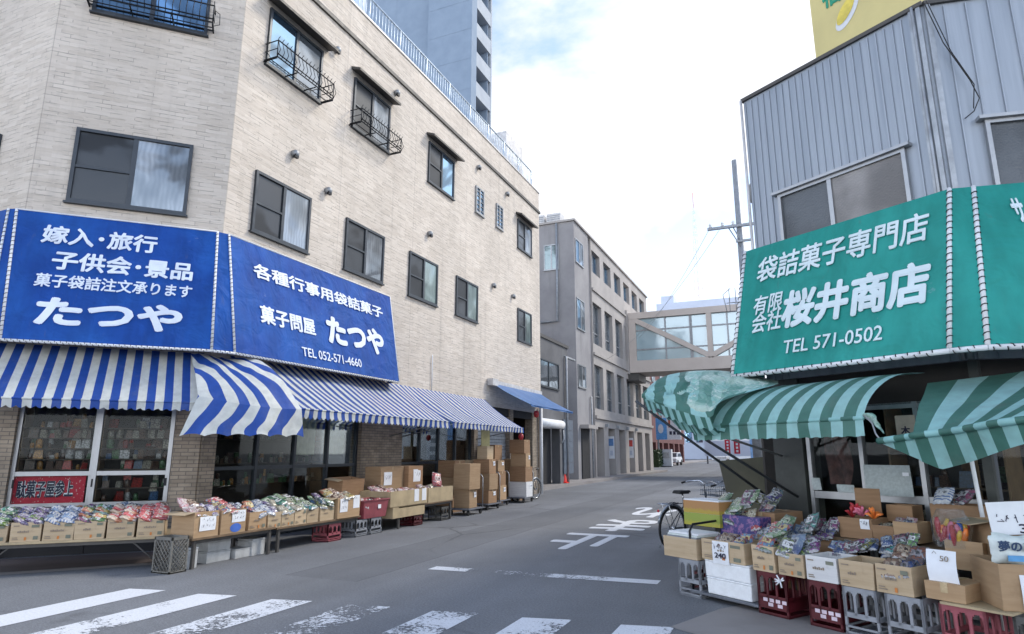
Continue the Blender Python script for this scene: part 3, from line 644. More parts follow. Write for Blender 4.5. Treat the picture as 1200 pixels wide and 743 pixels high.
# ---- green sign
sg2 = thing('canvas_sign', 'green canvas shop sign with white lettering for 桜井商店', 'sign', tuple(FR.pt(-3.6, 2.3, .6)))
qR = panel4(FR, (873, 292), (1113, 225), (1113, 410), (858, 437), .3, .9)
zt, zb = qR[2].z, qR[0].z
q2l = F2.P(1141, 221, .3); q2b = F2.P(1158, 407, .9); q2l.z = zt; q2b.z = zb
qR2 = [q2b, F2.pt(4.5, zb, .9), F2.pt(4.5, zt, .3), q2l]
cloth_panel(qR, 'canvas_panel', M['green_canvas'], sg2); cloth_panel(qR2, 'canvas_panel', M['green_canvas'], sg2); cloth_panel([qR[1], q2b, q2l, qR[2]], 'corner_gusset', M['green_canvas'], sg2, 0)
wl = FR.pt(-4.84, zb, .05); wt = FR.pt(-4.84, zt, .05)
cloth_panel([wl, qR[0], qR[3], wt], 'end_gusset', M['green_canvas'], sg2, 0)
for a, b in ((qR[0], qR[3]), (qR[1], qR[2]), (q2b, q2l)): seam(sg2, a, b, .02, .07)
for a, b in ((qR[0], qR[1]), (qR[1], q2b), (q2b, qR2[1])): seam(sg2, a+Vector((0, 0, -.025)), b+Vector((0, 0, -.025)), .024, .1)
for a, b in ((wl, qR[0]), (wt, qR[3]), (wl, wt)): m1 = MB(); m1.tube([a, b], .015, 6); m1.build('frame_tube', M['white_paint'], sg2)
PR = Panel(qR[0], qR[1], qR[3]); PR2 = Panel(qR2[0], qR2[1], qR2[3])
letters(sg2, PR, [('袋詰菓子専門店', (891.4, 304), (1088, 282), .018), ('有限', (886.4, 348.4), (916.3, 364), .015), ('会社', (884.5, 368.7), (915, 386), .015), ('桜井商店', (921, 342.7), (1089.6, 356), .042), ('TEL 571-0502', (920, 400), (1034.4, 399), .008)], M['letter_grey'])
x0, y1 = PR2.px(1180, 234); x1, y0 = PR2.px(1206, 261)
m = MB(); PR2.text(m, 'サ', x0, x1, y0, y1, .04, .016); m.build('lettering', M['letter_grey'], sg2)
# ---- yellow rooftop billboard
bb = thing('rooftop_billboard', 'yellow rooftop billboard with a green character and yellow white oval', 'billboard', tuple(FR.pt(-3.6, ZR, -1.2)))
a = FR.px(952, 30, -1.2); sL = a[0]; sR = FR.px(1078, 10, -1.2)[0]+.3
m = MB(); m.bf(FR, sL, sR, ZR-.02, 9.6, -1.45, -1.2); m.build('board', M['yellow_board'], bb)
PB = Panel(FR.pt(sL, ZR, -1.2), FR.pt(sR, ZR, -1.2), FR.pt(sL, 9.5, -1.2))
m = MB(); x0, y0 = PB.px(965, 13); x1, _ = PB.px(987, 8); PB.text(m, '福', x0, x1, y0, y0+.42, .03, .008); m.build('lettering', plain('sign_green', (.02, .3, .17), .5), bb)
cx, cy = PB.px(993, 14)
m = MB(); m.add([PB.pt(cx+.17*math.cos(t_)+.05*math.sin(t_), cy+.2*math.sin(t_)+.09*math.cos(t_), .006) for t_ in [2*PI*k/24 for k in range(24)]], [tuple(range(24))]); m.build('emblem', M['white_paint'], bb)
m = MB(); m.add([PB.pt(cx-.02+.13*math.cos(t_)+.04*math.sin(t_), cy+.03+.15*math.sin(t_)+.07*math.cos(t_), .011) for t_ in [2*PI*k/24 for k in range(24)]], [tuple(range(24))]); m.build('emblem', M['yellow_paint'], bb)
m = MB(); m.bf(FR, sL+.2, sL+.28, ZR-.02, 9.3, -1.75, -1.45); m.bf(FR, sR-.4, sR-.32, ZR-.02, 9.3, -1.75, -1.45); m.build('support_post', M['grey_metal'], bb)
# ================================================================== BUILDINGS FURTHER UP THE STREET
FG = Fr((-10.3, 0, 0), (0, 1, 0), (1, 0, 0))
# narrow dark building
nb = thing('narrow_building', 'narrow soot grey two storey building squeezed beside the beige one', 'building', (-10.5, 26.5, 0))
FN = Fr((-9.7, 0, 0), (0, 1, 0), (1, 0, 0))
m = MB(); m.prism([(-9.7, 23.35), (-9.7, 29.3), (-20, 29.3), (-20, 23.35)], 2.9, 6.45); m.bf(FN, 23.35, 24.2, 0, 2.9, -.4, 0); m.bf(FN, 28.0, 29.3, 0, 2.9, -.4, 0); m.b(-13, -12.8, 23.4, 29.3, 0, 2.9); m.build('wall', M['soot'], nb)
m = MB(); m.bf(FN, 23.3, 29.35, 6.45, 6.6, -.3, .06); m.build('parapet_cap', M['cornice'], nb)
window(nb, FN, 25.2, 27.9, 4.3, 5.5, ('pane_dim', 'pane_dim'), 'plainwin', None, 'dark_frame')
m = MB(); m.bf(FN, 24.2, 28.0, 0, 2.55, -.5, -.45); m.bf(FN, 26.6, 26.7, 0, 2.55, -.45, -.38, 1); m.build('door', [M['dark'], M['alu_dull']], nb)
m = MB(); m.tube([FN.pt(24.3, 2.72, .12), FN.pt(27.9, 2.72, .12)], .2, 12); m.build('shutter_box', M['white_paint'], nb)
m = MB(); m.tube([FN.pt(28.8, .1, .1), FN.pt(28.8, 6.0, .1), FN.pt(28.8, 6.05, -.1), FN.pt(30.6, 6.05, -.05)], .06, 8); m.tube([FN.pt(28.2, 2.5, .1), FN.pt(28.2, 2.1, .12), FN.pt(28.0, 1.9, .1)], .04, 6); m.build('downpipe', M['grey_metal'], nb)
m = MB()
for k in range(5): m.bf(FN, 28.35, 29.75, .52+k*.5, .52+k*.5+.485, .02, .07)
sgn = m.build('metal_signboard', plain('slate_blue', (.13, .155, .19), .5, .2)); tag(sgn, 'slate blue upright metal panel on the wall behind the traffic cone', 'panel')
# grey concrete building
gb = thing('office_building', 'four storey mauve grey concrete building joined to the footbridge', 'building', (-14, 42, 0))
ZG = 14.35
m = MB(); m.prism([(-10.3, 32.65), (-10.3, 35.4), (-10.42, 35.4), (-10.42, 36), (-24, 36), (-24, 32.65)], 0, ZG); m.build('wall', M['mauve'], gb)
GS = [36.1 + i*2.72 for i in range(7)]     # bay edges
rows = [(12.25, 13.72, .08), (7.9, 10.35, .08), (4.0, 6.6, .08)]
m = MB()
def holes(s0, s1, z0, z1, wins, dp=.5):            # wall strip with rectangular openings, all in one band
    pz = sorted(wins, key=lambda w: w[0]); x = s0
    for (a, b, c, d) in pz:
        m.bf(FG, x, a, z0, z1, -dp, 0); m.bf(FG, a, b, z0, c, -dp, 0) if c > z0 else None; m.bf(FG, a, b, d, z1, -dp, 0); x = b
    m.bf(FG, x, s1, z0, z1, -dp, 0)
wl3 = [(s+.05, s+1.9, 12.3, 13.7) for s in GS[:6]]; wl2 = [(s+.0, s+1.95, 7.85, 10.4) for s in GS[:6]]; wl1 = [(s+.0, s+1.95, 4.0, 6.6) for s in GS[:6]]
dls = [(s+.05, s+1.75, .0, 2.95) for s in GS[:6]]
holes(36, 52.6, 11.2, ZG, wl3); holes(36, 52.6, 7.2, 11.2, wl2); holes(36, 52.6, 3.6, 7.2, wl1); holes(36, 52.6, 0, 3.6, dls, 1.2)
m.b(-24, -10.85, 36, 52.6, 3.6, ZG-.02); m.b(-24, -11.55, 36, 52.6, 0, 3.6)
m.build('wall', M['buff'], gb)
m = MB(); m.bf(FG, 36, 52.7, 3.42, 3.6, .005, .12); m.bf(FG, 32.6, 52.75, ZG, ZG+.12, -.3, .1); m.bf(FG, 36, 52.7, 11.1, 11.25, .005, .1); m.bf(FG, 36, 52.7, 7.15, 7.3, .005, .1); m.b(-24, -10.25, 32.55, 32.7, ZG, ZG+.12)
m.build('string_course', M['buff'], gb)
for wl, pm in ((wl3, 'pane_sky_tint'), (wl2, 'pane_dim'), (wl1, 'pane_dim')):
    for (a, b, c, d) in wl:
        f = MB(); f.bf(FG, a, a+.06, c, d, -.3, -.2); f.bf(FG, b-.06, b, c, d, -.3, -.2); f.bf(FG, (a+b)/2-.04, (a+b)/2+.04, c, d, -.3, -.21); f.bf(FG, a, b, d-.06, d, -.29, -.22); f.bf(FG, a, b, c, c+.06, -.29, -.22)
        if d-c > 2: f.bf(FG, a, b, c+.75, c+.82, -.29, -.22)
        fo = f.build('window', M['alu_dull'], gb); p = MB(); p.bf(FG, a+.06, b-.06, c+.06, d-.06, -.28, -.27); p.build('pane', M[pm], fo)
for i, (a, b, c, d) in enumerate(dls):
    f = MB(); f.bf(FG, a, b, 0, d, -1.22, -1.16); f.build('door_recess', M['soot'], gb)
for z0, z1 in ((12.0, 13.4), (8.2, 9.95), (4.95, 6.2)): window(gb, FG, 32.85, 34.3, z0, z1, ('pane_sky_tint', 'pane_dim') if z0 > 8 else ('pane_dim', 'pane_dim'), 'plainwin', None, 'alu')
FE = Fr((0, 32.65, 0), (1, 0, 0), (0, -1, 0))
for z0, z1 in ((11.6, 13.1),): window(gb, FE, -12.1, -11.2, z0, z1, ('pane_green', 'pane_green'), 'plainwin', None, 'alu')
m = MB(); m.bf(FG, 33.2, 34.6, 0, 2.75, .004, .06); m.bf(FG, 33.0, 34.8, 2.75, 2.95, 0, .5, 1); m.build('door', [M['dark'], M['buff']], gb)
m = MB(); m.tube([(-11.3, 32.55, 14.3), (-11.3, 32.55, 8.6), (-12.3, 32.55, 8.6)], .06, 8); m.tube([FG.pt(35.0, 0, .1), FG.pt(35.0, 4.6, .1)], .05, 8); m.build('downpipe', M['grey_metal'], gb)
m = MB()
for i in range(4): m.bf(FG, GS[i]+2.1, GS[i]+2.4, 3.0, 3.2, .0, .18)
m.build('wall_lamp', M['grey_metal'], gb)
for x in (-12.6, -11.6):
    a = thing('rooftop_unit', 'grey air conditioning unit on the roof edge, %s of the pair' % ('left' if x < -12 else 'right'), 'air conditioner', (x, 33.3, ZG), 0, 'rooftop air conditioning units')
    m = MB(); m.b(-.42, .42, -.35, .35, 0, .75); m.build('casing', M['cap'], a, world=False); m = MB()
    for k in range(5): m.b(-.38, .38, -.37, -.352, .12+k*.12, .16+k*.12)
    m.build('grille', M['grey_metal'], a, world=False)
def poster(i, band, label):          # on the reveal of an entrance bay, facing down the street
    y = GS[i]+1.75; f = Fr((0, y, 0), (1, 0, 0), (0, -1, 0)); o = thing('wall_poster', label, 'poster', (-10.85, y-.03, 1.1))
    m = MB(); m.bf(f, -11.35, -10.38, 1.1, 2.5, .01, .03); m.build('sheet', M['paper'], o); m = MB(); m.bf(f, -11.3, -10.43, 1.9, 2.35, .031, .034); m.build('picture', plain('poster_band', band, .6), o)
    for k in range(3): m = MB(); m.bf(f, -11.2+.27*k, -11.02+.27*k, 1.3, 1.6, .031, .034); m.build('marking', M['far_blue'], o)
poster(1, (.12, .25, .5), 'white and blue poster in an entrance bay of the grey building'); poster(3, (.6, .08, .07), 'white and red poster in an entrance bay of the grey building')
# apartment tower behind the corner building
tw = thing('apartment_tower', 'blue grey high rise apartment tower rising behind the beige roof', 'building', (-30, 50, 0))
xe = FE.o.x
FT = Fr((0, 45, 0), (1, 0, 0), (0, -1, 0)); xr_ = FT.px(552, 100)[0]; x2 = Fr((0, 52, 0), (1, 0, 0), (0, -1, 0)).px(577, 120)[0]
yB = Fr((xr_, 0, 0), (0, 1, 0), (1, 0, 0)).px(576, 100)[0]
m = MB(); m.prism([(xr_, 45), (xr_, 46), (xr_-1.6, 46), (xr_-1.6, yB), (xr_-13, yB), (xr_-13, 46.5), (xr_-4.6, 46.5), (xr_-4.6, 45)], 0, 62); m.build('wall', M['tower'], tw)
m = MB(); m.b(xr_-13, xr_-4.7, 46.38, 46.45, 0, 62)
for k in range(20): m.b(xr_-4.5, xr_-.1, 44.985, 44.998, 3+k*3.0, 3.03+k*3.0)
m.build('wall_joint', M['tower'], tw)
for k in range(19):
    z = 3+k*3.0
    m = MB(); m.b(xr_-1.6, xr_, 46, yB-.25, z-.2, z); m.b(xr_-.12, xr_, 46, yB-.25, z, z+1.25); f = m.build('balcony', M['tower_light'], tw)
    m = MB(); m.b(xr_-1.6, xr_-.12, yB-.7, yB-.6, z, z+2.8); m.build('partition', M['tower'], f)
m = MB(); m.b(xr_-1.6, xr_+.02, yB-.25, yB, 0, 62); m.build('fin', M['tower_light'], tw)
# footbridge
fb = thing('footbridge', 'beige steel truss footbridge with glazed sides spanning the street', 'footbridge', (-4, 46, 7.1))
FB = Fr((0, 44.8, 0), (1, 0, 0), (0, -1, 0)); xl = FB.px(737, 400)[0]; z0, z1 = 7.05, 11.4; xb = FB.px(832, 400)[0]; xc = 8.0
xr2 = 9.0
m = MB(); m.bf(FB, xl, xr2, z0, z0+.85, -.3, 0); m.bf(FB, xl, xr2, z1-.45, z1, -.3, .02); m.bf(FB, xl, xl+.5, z0+.85, z1-.45, -.3, -.01); m.bf(FB, xb-.17, xb+.17, z0+.85, z1-.45, -.3, .01)
def brace(xa, za, xb_, zb_):
    A = FB.pt(xa, za, -.1); Bv = FB.pt(xb_, zb_, -.1); d = Bv-A; L = d.length; an_ = math.atan2(d.z, d.x)
    m.box((0, 0, 0), (L, .2, .34), 0, Matrix.Translation((A+Bv)/2) @ Matrix.Rotation(-an_, 4, 'Y'))
brace(xl+.4, z1-.5, xb, z0+.9); brace(xb, z0+.9, xb+(xb-xl), z1-.5)
m.bf(FB, xl, xr2, z0, z0+.2, -3, -.3); m.bf(FB, xl, xr2, z1-.2, z1, -3, -.3)
m.build('truss', concrete('bridge_paint', (.52, .455, .40), (.58, .51, .455), .1), fb)
m = MB(); m.bf(FB, xl+.5, xr2, z0+.85, z1-.45, -.26, -.22); m.bf(FB, xl+.5, xr2, z0+.85, z1-.45, -2.9, -2.86); m.build('glazing', glass_mix('bridge_glass', (.30, .42, .46), (.85, .95, 1), .2, .1, 0, True), fb)
m = MB()
for x in (xl+2.6, xl+4.4, xb-1.3, xb+1.2, xb+2.6): m.bf(FB, x-.05, x+.05, z0+.85, z1-.45, -.22, -.16)
for z in (z0+1.65, z1-1.3): m.bf(FB, xl+.5, xr2, z-.05, z+.05, -.22, -.17)
m.build('mullion', M['alu_dull'], fb)
m = MB(); m.bf(FB, xl-.7, xl-.02, z0-.1, z1+.2, -3, .25); m.bf(FB, xl-.5, xl+.6, z0-.55, z0-.02, -2.5, -.1, 1); m.build('bearing_pier', [M['buff'], M['cornice']], fb)
# red brick building and the rest of the far street
FK = Fr((-14.2, 0, 0), (0, 1, 0), (1, 0, 0))
rb = thing('brick_building', 'dark red brick building with columns beyond the footbridge', 'building', (-17, 75, 0))
m = MB(); m.prism([(-14.2, 62), (-14.2, 96), (-26, 96), (-26, 62)], 2.6, 13.5); m.b(-26, -15, 62, 96, 0, 2.6); m.build('wall', M['brickred'], rb)
for i in range(9): m = MB(); m.bf(FK, 62.4+i*4, 63.3+i*4, 0, 2.6, -.7, 0); m.build('column', M['brickred'], rb)
for i in range(6):
    for z in (5.5, 9.5):
        m = MB(); m.bf(FK, 63.5+i*5, 65.5+i*5, z, z+1.8, .002, .06); m.build('window', M['pane_dim'], rb)
def block(name, label, x0, x1, y0, y1, h, mat, winmat='pane_dim', rows=4, cols=6):
    o = thing(name, label, 'building', ((x0+x1)/2, (y0+y1)/2, 0))
    m = MB(); m.prism([(x1, y0), (x1, y1), (x0, y1), (x0, y0)], 0, h); m.build('wall', mat, o)
    f = Fr((0, y0, 0), (1, 0, 0), (0, -1, 0))
    for r in range(rows):
        for c in range(cols):
            a = lerp(x0, x1, (c+.2)/cols); b = lerp(x0, x1, (c+.8)/cols); z = lerp(h*.1, h*.95, r/rows); m = MB(); m.bf(f, a, b, z, z+h*.5/rows, .01, .08); m.build('window', M[winmat], o)
    m = MB(); m.b(x0+1, x0+4, y0+1, y0+5, h, h+2); m.build('roof_house', mat, o)
    return o
block('distant_building', 'pale blue glass office block far behind the footbridge', -27, -6, 150, 165, 36.3, M['far_blue'], 'pane_sky_tint', 6, 9)
block('distant_building', 'low white building closing the far end of the street', -14, 2, 128, 140, 9, M['white_paint'], 'pane_dim', 2, 5)
block('distant_building', 'pale grey flats on the right side of the far street', 2.5, 10, 52, 70, 7.5, M['cap'], 'pane_dim', 2, 3)
an_ = thing('broadcast_mast', 'red and white lattice mast on the distant blue roof', 'mast', (-17.2, 152, 36.3))
m = MB()
for k in range(12):
    z0_, z1_ = 37.5+k*1.9, 37.5+(k+1)*1.9; r0, r1 = 1.0-.07*k, 1.0-.07*(k+1)
    P_ = lambda r_, j, z_: (-17.2+r_*math.cos(j*PI/2), 152+r_*math.sin(j*PI/2), z_)
    for j in range(4): m.tube([P_(r0, j, z0_), P_(r1, j, z1_)], .028, 4, 0 if k in (0, 1) else 1); m.tube([P_(r0, j, z0_), P_(r1, j+1, z1_)], .016, 4, 0 if k in (0, 1) else 1)
m.tube([(-17.2, 152, 60), (-17.2, 152, 64)], .07, 4); m.build('lattice', [plain('mast_red', (.6, .12, .1), .6), M['white_paint']], an_)
# box sign, hedge, white cabinet, cars at the far left kerb
bs = thing('box_sign', 'blue and white box sign standing off the far left kerb', 'sign', (-14.2, 72, 2.8))
FX = Fr((0, 72, 0), (1, 0, 0), (0, -1, 0)); a = FX.px(768, 490); b = FX.px(798, 515)
m = MB(); m.bf(FX, a[0], b[0], b[1], a[1], -.3, 0); m.build('board', M['white_paint'], bs)
m = MB(); m.bf(FX, a[0], lerp(a[0], b[0], .45), b[1], a[1], .003, .02); m.build('blue_panel', plain('sign_blue', (.12, .35, .68), .5), bs)
c0, c1 = lerp(a[0], b[0], .2), lerp(a[1], b[1], .5)
m = MB(); m.add([FX.pt(c0+.3*math.cos(k*PI/10), c1+.5*math.sin(k*PI/10), .025) for k in range(20)], [tuple(range(20))]); m.build('emblem', M['white_paint'], bs)
m = MB(); m.bf(FX, lerp(a[0], b[0], .52), lerp(a[0], b[0], .6), lerp(a[1], b[1], .45), lerp(a[1], b[1], .08), .003, .02); m.build('numeral', M['ink_red'], bs)
m = MB()
for k in range(3): m.bf(FX, lerp(a[0], b[0], .55+.15*k), lerp(a[0], b[0], .65+.15*k), lerp(a[1], b[1], .78), lerp(a[1], b[1], .62), .003, .02)
m.build('marking', M['ink'], bs); m = MB(); m.bf(FX, a[0]+.1, a[0]+.25, 0, b[1], -.25, -.1); m.build('post', M['grey_metal'], bs)
m = MB(); hd = FX.px(763, 540)
rnd = random.Random(3)
for k in range(1500):
    x, y, z = rnd.uniform(-14.3, -12.4), rnd.uniform(66.5, 69), rnd.uniform(.1, 1.75); d = Vector((rnd.gauss(0, 1), rnd.gauss(0, 1), rnd.gauss(0, 1))).normalized(); e = d.orthogonal().normalized()*.14; f = d.cross(e).normalized()*.09
    p = Vector((x, y, z)); m.add([p-e, p+f, p+e, p-f], [(0, 1, 2, 3)])
m.b(-14.2, -12.5, 66.6, 68.9, 0, 1.6)
tag(m.build('hedge', M['leaf']), 'clipped dark green hedge at the far left kerb', 'hedge')
cab = thing('street_cabinet', 'white street cabinet beside the far hedge', 'cabinet', (-12.1, 69, 0))
m = MB(); m.b(-.55, .55, -.4, .4, .1, 1.8); m.build('cabinet_body', M['white_paint'], cab, world=False); m = MB(); m.b(-.5, .5, -.45, .45, 0, .1); m.build('plinth', M['soot'], cab, world=False); m = MB(); m.b(-.35, .35, -.42, -.402, .9, 1.5); m.build('door', M['cap'], cab, world=False)
def parked_car(label, loc, rz, col):
    o = thing('parked_car', label, 'car', loc, rz)
    m = MB(); pr = [(-2.1, .35), (-2.15, .8), (-1.5, .95), (-1.0, 1.45), (.9, 1.48), (1.75, .98), (2.1, .85), (2.1, .35)]
    n = len(pr); m.add([(x, -.8, z) for x, z in pr]+[(x, .8, z) for x, z in pr], [tuple(range(n))[::-1], tuple(range(n, 2*n))]+[(i, (i+1) % n, n+(i+1) % n, n+i) for i in range(n)]); m.build('body', col, o, world=False, bevel=.06)
    m = MB(); m.add([(-1.42, -.81, .98), (1.55, -.81, 1.0), (.85, -.81, 1.38), (-.98, -.81, 1.36)], [(0, 1, 2, 3)]); m.add([(-1.42, .81, .98), (1.55, .81, 1.0), (.85, .81, 1.38), (-.98, .81, 1.36)], [(3, 2, 1, 0)]); m.add([(-1.53, -.7, .97), (-1.53, .7, .97), (-1.07, .65, 1.41), (-1.07, -.65, 1.41)], [(0, 3, 2, 1)]); m.build('windscreen', M['pane_dim'], o, world=False)
    for x in (-1.35, 1.35):
        for y in (-.75, .75):
            m = MB(); m.lathe([(.2, -.1), (.31, -.1), (.33, -.06), (.33, .06), (.31, .1), (.2, .1)], 16, 0, Matrix.Translation((x, y, .33)) @ Matrix.Rotation(PI/2, 4, 'X')); m.build('wheel', M['rubber'], o, world=False)
parked_car('white car parked by the far left kerb behind the hedge', (-13.0, 78, .0), R(90), M['white_paint'])
parked_car('small silver car at the far end of the street', (-10.5, 112, 0), R(90), M['cap'])
# right side of the far street, seen under the green awning
for i, (u, y) in enumerate(((853, 74), (864, 66))):
    f = Fr((0, y, 0), (1, 0, 0), (0, -1, 0)); s_ = f.px(u, 520)[0]
    o = thing('banner_flag', ('red upright banner flag on the far right kerb, ' + ('left one', 'right one')[i]), 'banner', (s_, y, 0), 0, 'red banner flags up the street')
    m = MB(); m.tube([(-.35, 0, 0), (-.35, 0, 3.0)], .025, 6); m.build('pole', M['white_paint'], o, world=False)
    m = MB(); m.sheet(lambda u_, v_: Vector((-.33+.55*u_, .05*math.sin(5*v_+3*u_), 1.35+1.5*v_)), 6, 12, 1, 1); m.build('flag', plain('flag_red', (.6, .03, .06), .7), o, world=False)
    m = MB()
    for k in range(4): m.b(-.14, .06, -.065, -.055, 1.5+.33*k, 1.7+.33*k)
    m.build('marking', M['paper'], o, world=False)
f = Fr((0, 30, 0), (1, 0, 0), (0, -1, 0))
o = thing('striped_pillar', 'pale blue square pillar on the right pavement under the green awning', 'pillar', (f.px(884, 520)[0], 30, 0)); m = MB(); m.b(-.18, .18, -.18, .18, 0, 3.6); m.build('shaft', plain('pillar_blue', (.2, .36, .62), .5), o, world=False); m = MB(); m.b(-.24, .24, -.24, .24, 0, .15); m.build('base', M['soot'], o, world=False)
o = thing('standing_signboard', 'white standing signboard with dark marks beside the pale blue pillar', 'signboard', (f.px(897, 520)[0]+.1, 29, 0)); m = MB(); m.b(-.35, .35, -.06, .06, .3, 3.0); m.build('board', M['white_paint'], o, world=False); m = MB()
for k in range(5): m.b(-.2, .1+.03*(k % 3), -.07, -.061, .7+.42*k, .95+.42*k)
m.build('marking', M['grey_metal'], o, world=False); m = MB(); m.b(-.3, -.24, -.2, .2, 0, .3); m.b(.24, .3, -.2, .2, 0, .3); m.build('foot', M['soot'], o, world=False)
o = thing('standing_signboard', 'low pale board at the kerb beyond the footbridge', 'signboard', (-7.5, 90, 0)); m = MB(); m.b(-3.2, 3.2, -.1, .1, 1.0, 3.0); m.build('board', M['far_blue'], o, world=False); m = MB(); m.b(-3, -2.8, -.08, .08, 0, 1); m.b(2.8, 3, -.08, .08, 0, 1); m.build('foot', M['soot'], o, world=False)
o = thing('kerbside_building', 'white shopfront building on the right side of the street beyond the green shop', 'building', (3, 40, 0))
m = MB(); m.prism([(-.6, 36), (6, 36), (6, 48), (-.6, 48)], 0, 6.0); m.build('wall', M['cap'], o); m = MB(); m.b(-.62, -.58, 37, 47, .3, 2.6); m.build('window', M['pane_dim'], o)
# utility pole with crossarm, second short lamp post, wires
up = thing('utility_pole', 'grey concrete utility pole with crossarm beside the green sign', 'utility pole', (-1.0, 22, 0))
m = MB(); m.tube([(0, 0, 0), (0, 0, 11.5)], [.15, .105], 14); m.build('pole', M['grey_metal'], up, world=False)
m = MB(); m.box((-.3, -.15, 9.05), (1.5, .09, .09)); m.box((.1, -.15, 8.5), (.5, .07, .07)); m.tube([(-.35, -.15, 9.0), (0, -.12, 8.3)], .02, 5); m.tube([(-.2, -.15, 9.0), (0, -.12, 8.5)], .02, 5); m.build('crossarm', M['grey_metal'], up, world=False)
m = MB()
for x in (-.95, -.55, -.2, .35): m.lathe([(.03, 0), (.06, .03), (.03, .07), (.055, .1), (.02, .16)], 8, 0, Matrix.Translation((x, -.15, 9.09)))
m.build('insulator', M['white_paint'], up, world=False)
m = MB()
for zz in (6.4, 6.1): 
    for x in (-.5, -.3): m.tube([(x, -.1, zz), (x, -.1, zz+.5)], .012, 4)
    m.tube([(-.6, -.1, zz), (.1, -.1, zz)], .015, 4)
m.tube([(-.6, -.1, 6.1), (-.7, -.1, 6.7), (-.45, -.1, 6.9)], .012, 4); m.build('bracket', M['grey_metal'], up, world=False)
cp = thing('vent_pipe', 'slim grey pipe with a capped top beside the metal clad wall', 'pipe', tuple(FR.pt(-4.98, 0, -.3)))
m = MB(); m.tube([(0, 0, 2.4), (0, 0, 4.85)], .03, 8); m.tube([(0, 0, 0), (0, 0, 2.4)], .03, 8); m.build('pipe', M['alu_dull'], cp, world=False); m = MB(); m.lathe([(.03, 4.78), (.07, 4.8), (.07, 5.05), (.03, 5.1)], 12); m.build('cap', M['alu_dull'], cp, world=False)
def wire(a, b, sag, label):
    a, b = Vector(a), Vector(b); m = MB(); m.tube([lerp(a, b, k/16)-ZZ*sag*4*(k/16)*(1-k/16) for k in range(17)], .008, 4); tag(m.build('overhead_wire', M['grey_metal']), label, 'wire', 'overhead wires')
wire((-1.9, 21.85, 9.2), (-10.3, 47, 9.6), .5, 'thin overhead wire from the pole to the grey building, upper one'); wire((-1.5, 21.85, 9.2), (-10.3, 38, 7.0), .7, 'thin overhead wire from the pole to the grey building, lower one')
# ================================================================== AWNINGS
def awning(label, fr, T, F_, zt, zf, ot, of, period, mat, val=.15, sag=.05, scal=0, arms=True, name='shop_awning', barrel=0.0, vmat=None, U0=0, zt2=None, zf2=None, seed=0):
    """T, F_: (s0, s1) along the top and along the front edge"""
    o = thing(name, label, 'awning', tuple(fr.pt((T[0]+T[1])/2, zt, ot)))
    zt2 = zt if zt2 is None else zt2; zf2 = zf if zf2 is None else zf2
    W = F_[1]-F_[0]
    def f(u, v):
        s_ = lerp(lerp(T[0], T[1], u), lerp(F_[0], F_[1], u), v); z = lerp(lerp(zt, zt2, u), lerp(zf, zf2, u), v); of_ = lerp(ot, of, v)
        if barrel:
            za, zb_ = lerp(zt, zt2, u), lerp(zf, zf2, u); a_ = v*PI/2
            of_ = lerp(of_, ot+(of-ot)*math.sin(a_), barrel); z = lerp(z, zb_+(za-zb_)*math.cos(a_), barrel)
        z -= sag*math.sin(PI*v)*(.6+.4*math.cos(2*PI*u*max(1, round(W/1.6))))
        z += .02*noise.noise((s_*1.7, v*2.0, 3.1+seed))*math.sin(PI*v)
        return fr.pt(s_, z, of_)
    m = MB(); m.sheet(f, 48, 14, W/period, 1, 0, None, U0); m.build('canopy', mat, o)
    m = MB(); ns = W/period*2*(1 if scal else 0)
    def g(u, v):
        p = f(u, 1); h = val*(1-.28*scal*(1-abs(math.sin(PI*u*ns))))
        return p + fr.n*(.012+.02*math.sin(17*u+seed)*v*v) - ZZ*(h*v)
    m.sheet(g, int(W/period*8), 4, W/period, 1, 0, None, U0); m.build('valance', mat, o)
    m = MB(); nb_ = int(W/period*8); m.tube([f(k/nb_, 1)-ZZ*.006+fr.n*.004 for k in range(nb_+1)], .02, 6); m.uv = [[(U0+W/period*(min(i, nb_*6-1)//6+.5)/nb_, 0)]*len(q) for i, q in enumerate(m.uv)]; m.build('front_bar', mat, o)
    if arms:
        for u in ((.04, .96) if fr is not FR else (.04,)): m = MB(); p = f(u, 1); s_ = (p-fr.o).dot(fr.a); m.tube([p-ZZ*.03, fr.pt(s_, zf-.32, .02)], .014, 6); m.build('arm', M['alu_dull'], o)
    return o, f
BSt = M['blue_stripe']
awning('blue and white striped awning over the cut corner left of the sagging flap', FC, (-4.1, -.90), (-4.05, -.76), 3.1, FC.px(100, 468, .9)[1], .1, .9, .232, BSt, .14, .03, 1, True, 'shop_awning', 0, None, .2)
awning('blue and white striped awning under the たつや phone number sign', FS, (7.95, 13.45), (8.0, 13.2), 3.12, 2.2, .1, 1.5, .205, BSt, .17, .05, 1, seed=4)
awning('blue and white striped awning farther along between two other awnings', FS, (13.35, 18.0), (13.35, 17.75), 3.12, 2.2, .08, 1.5, .205, BSt, .15, .07, 1, seed=9)
o_, f_ = awning('plain blue awning at the far end of the beige building', FS, (18.55, 23.0), (18.75, 23.0), 3.68, 2.98, .1, 1.35, .9, M['blue_sheet'], .06, .03, 0, False, seed=2)
m = MB(); m.bf(FS, 18.35, 18.75, 3.6, 3.82, .02, .22); m.bf(FS, 18.75, 23.1, 3.68, 3.8, .02, .1); m.build('housing', M['cap'], o_)
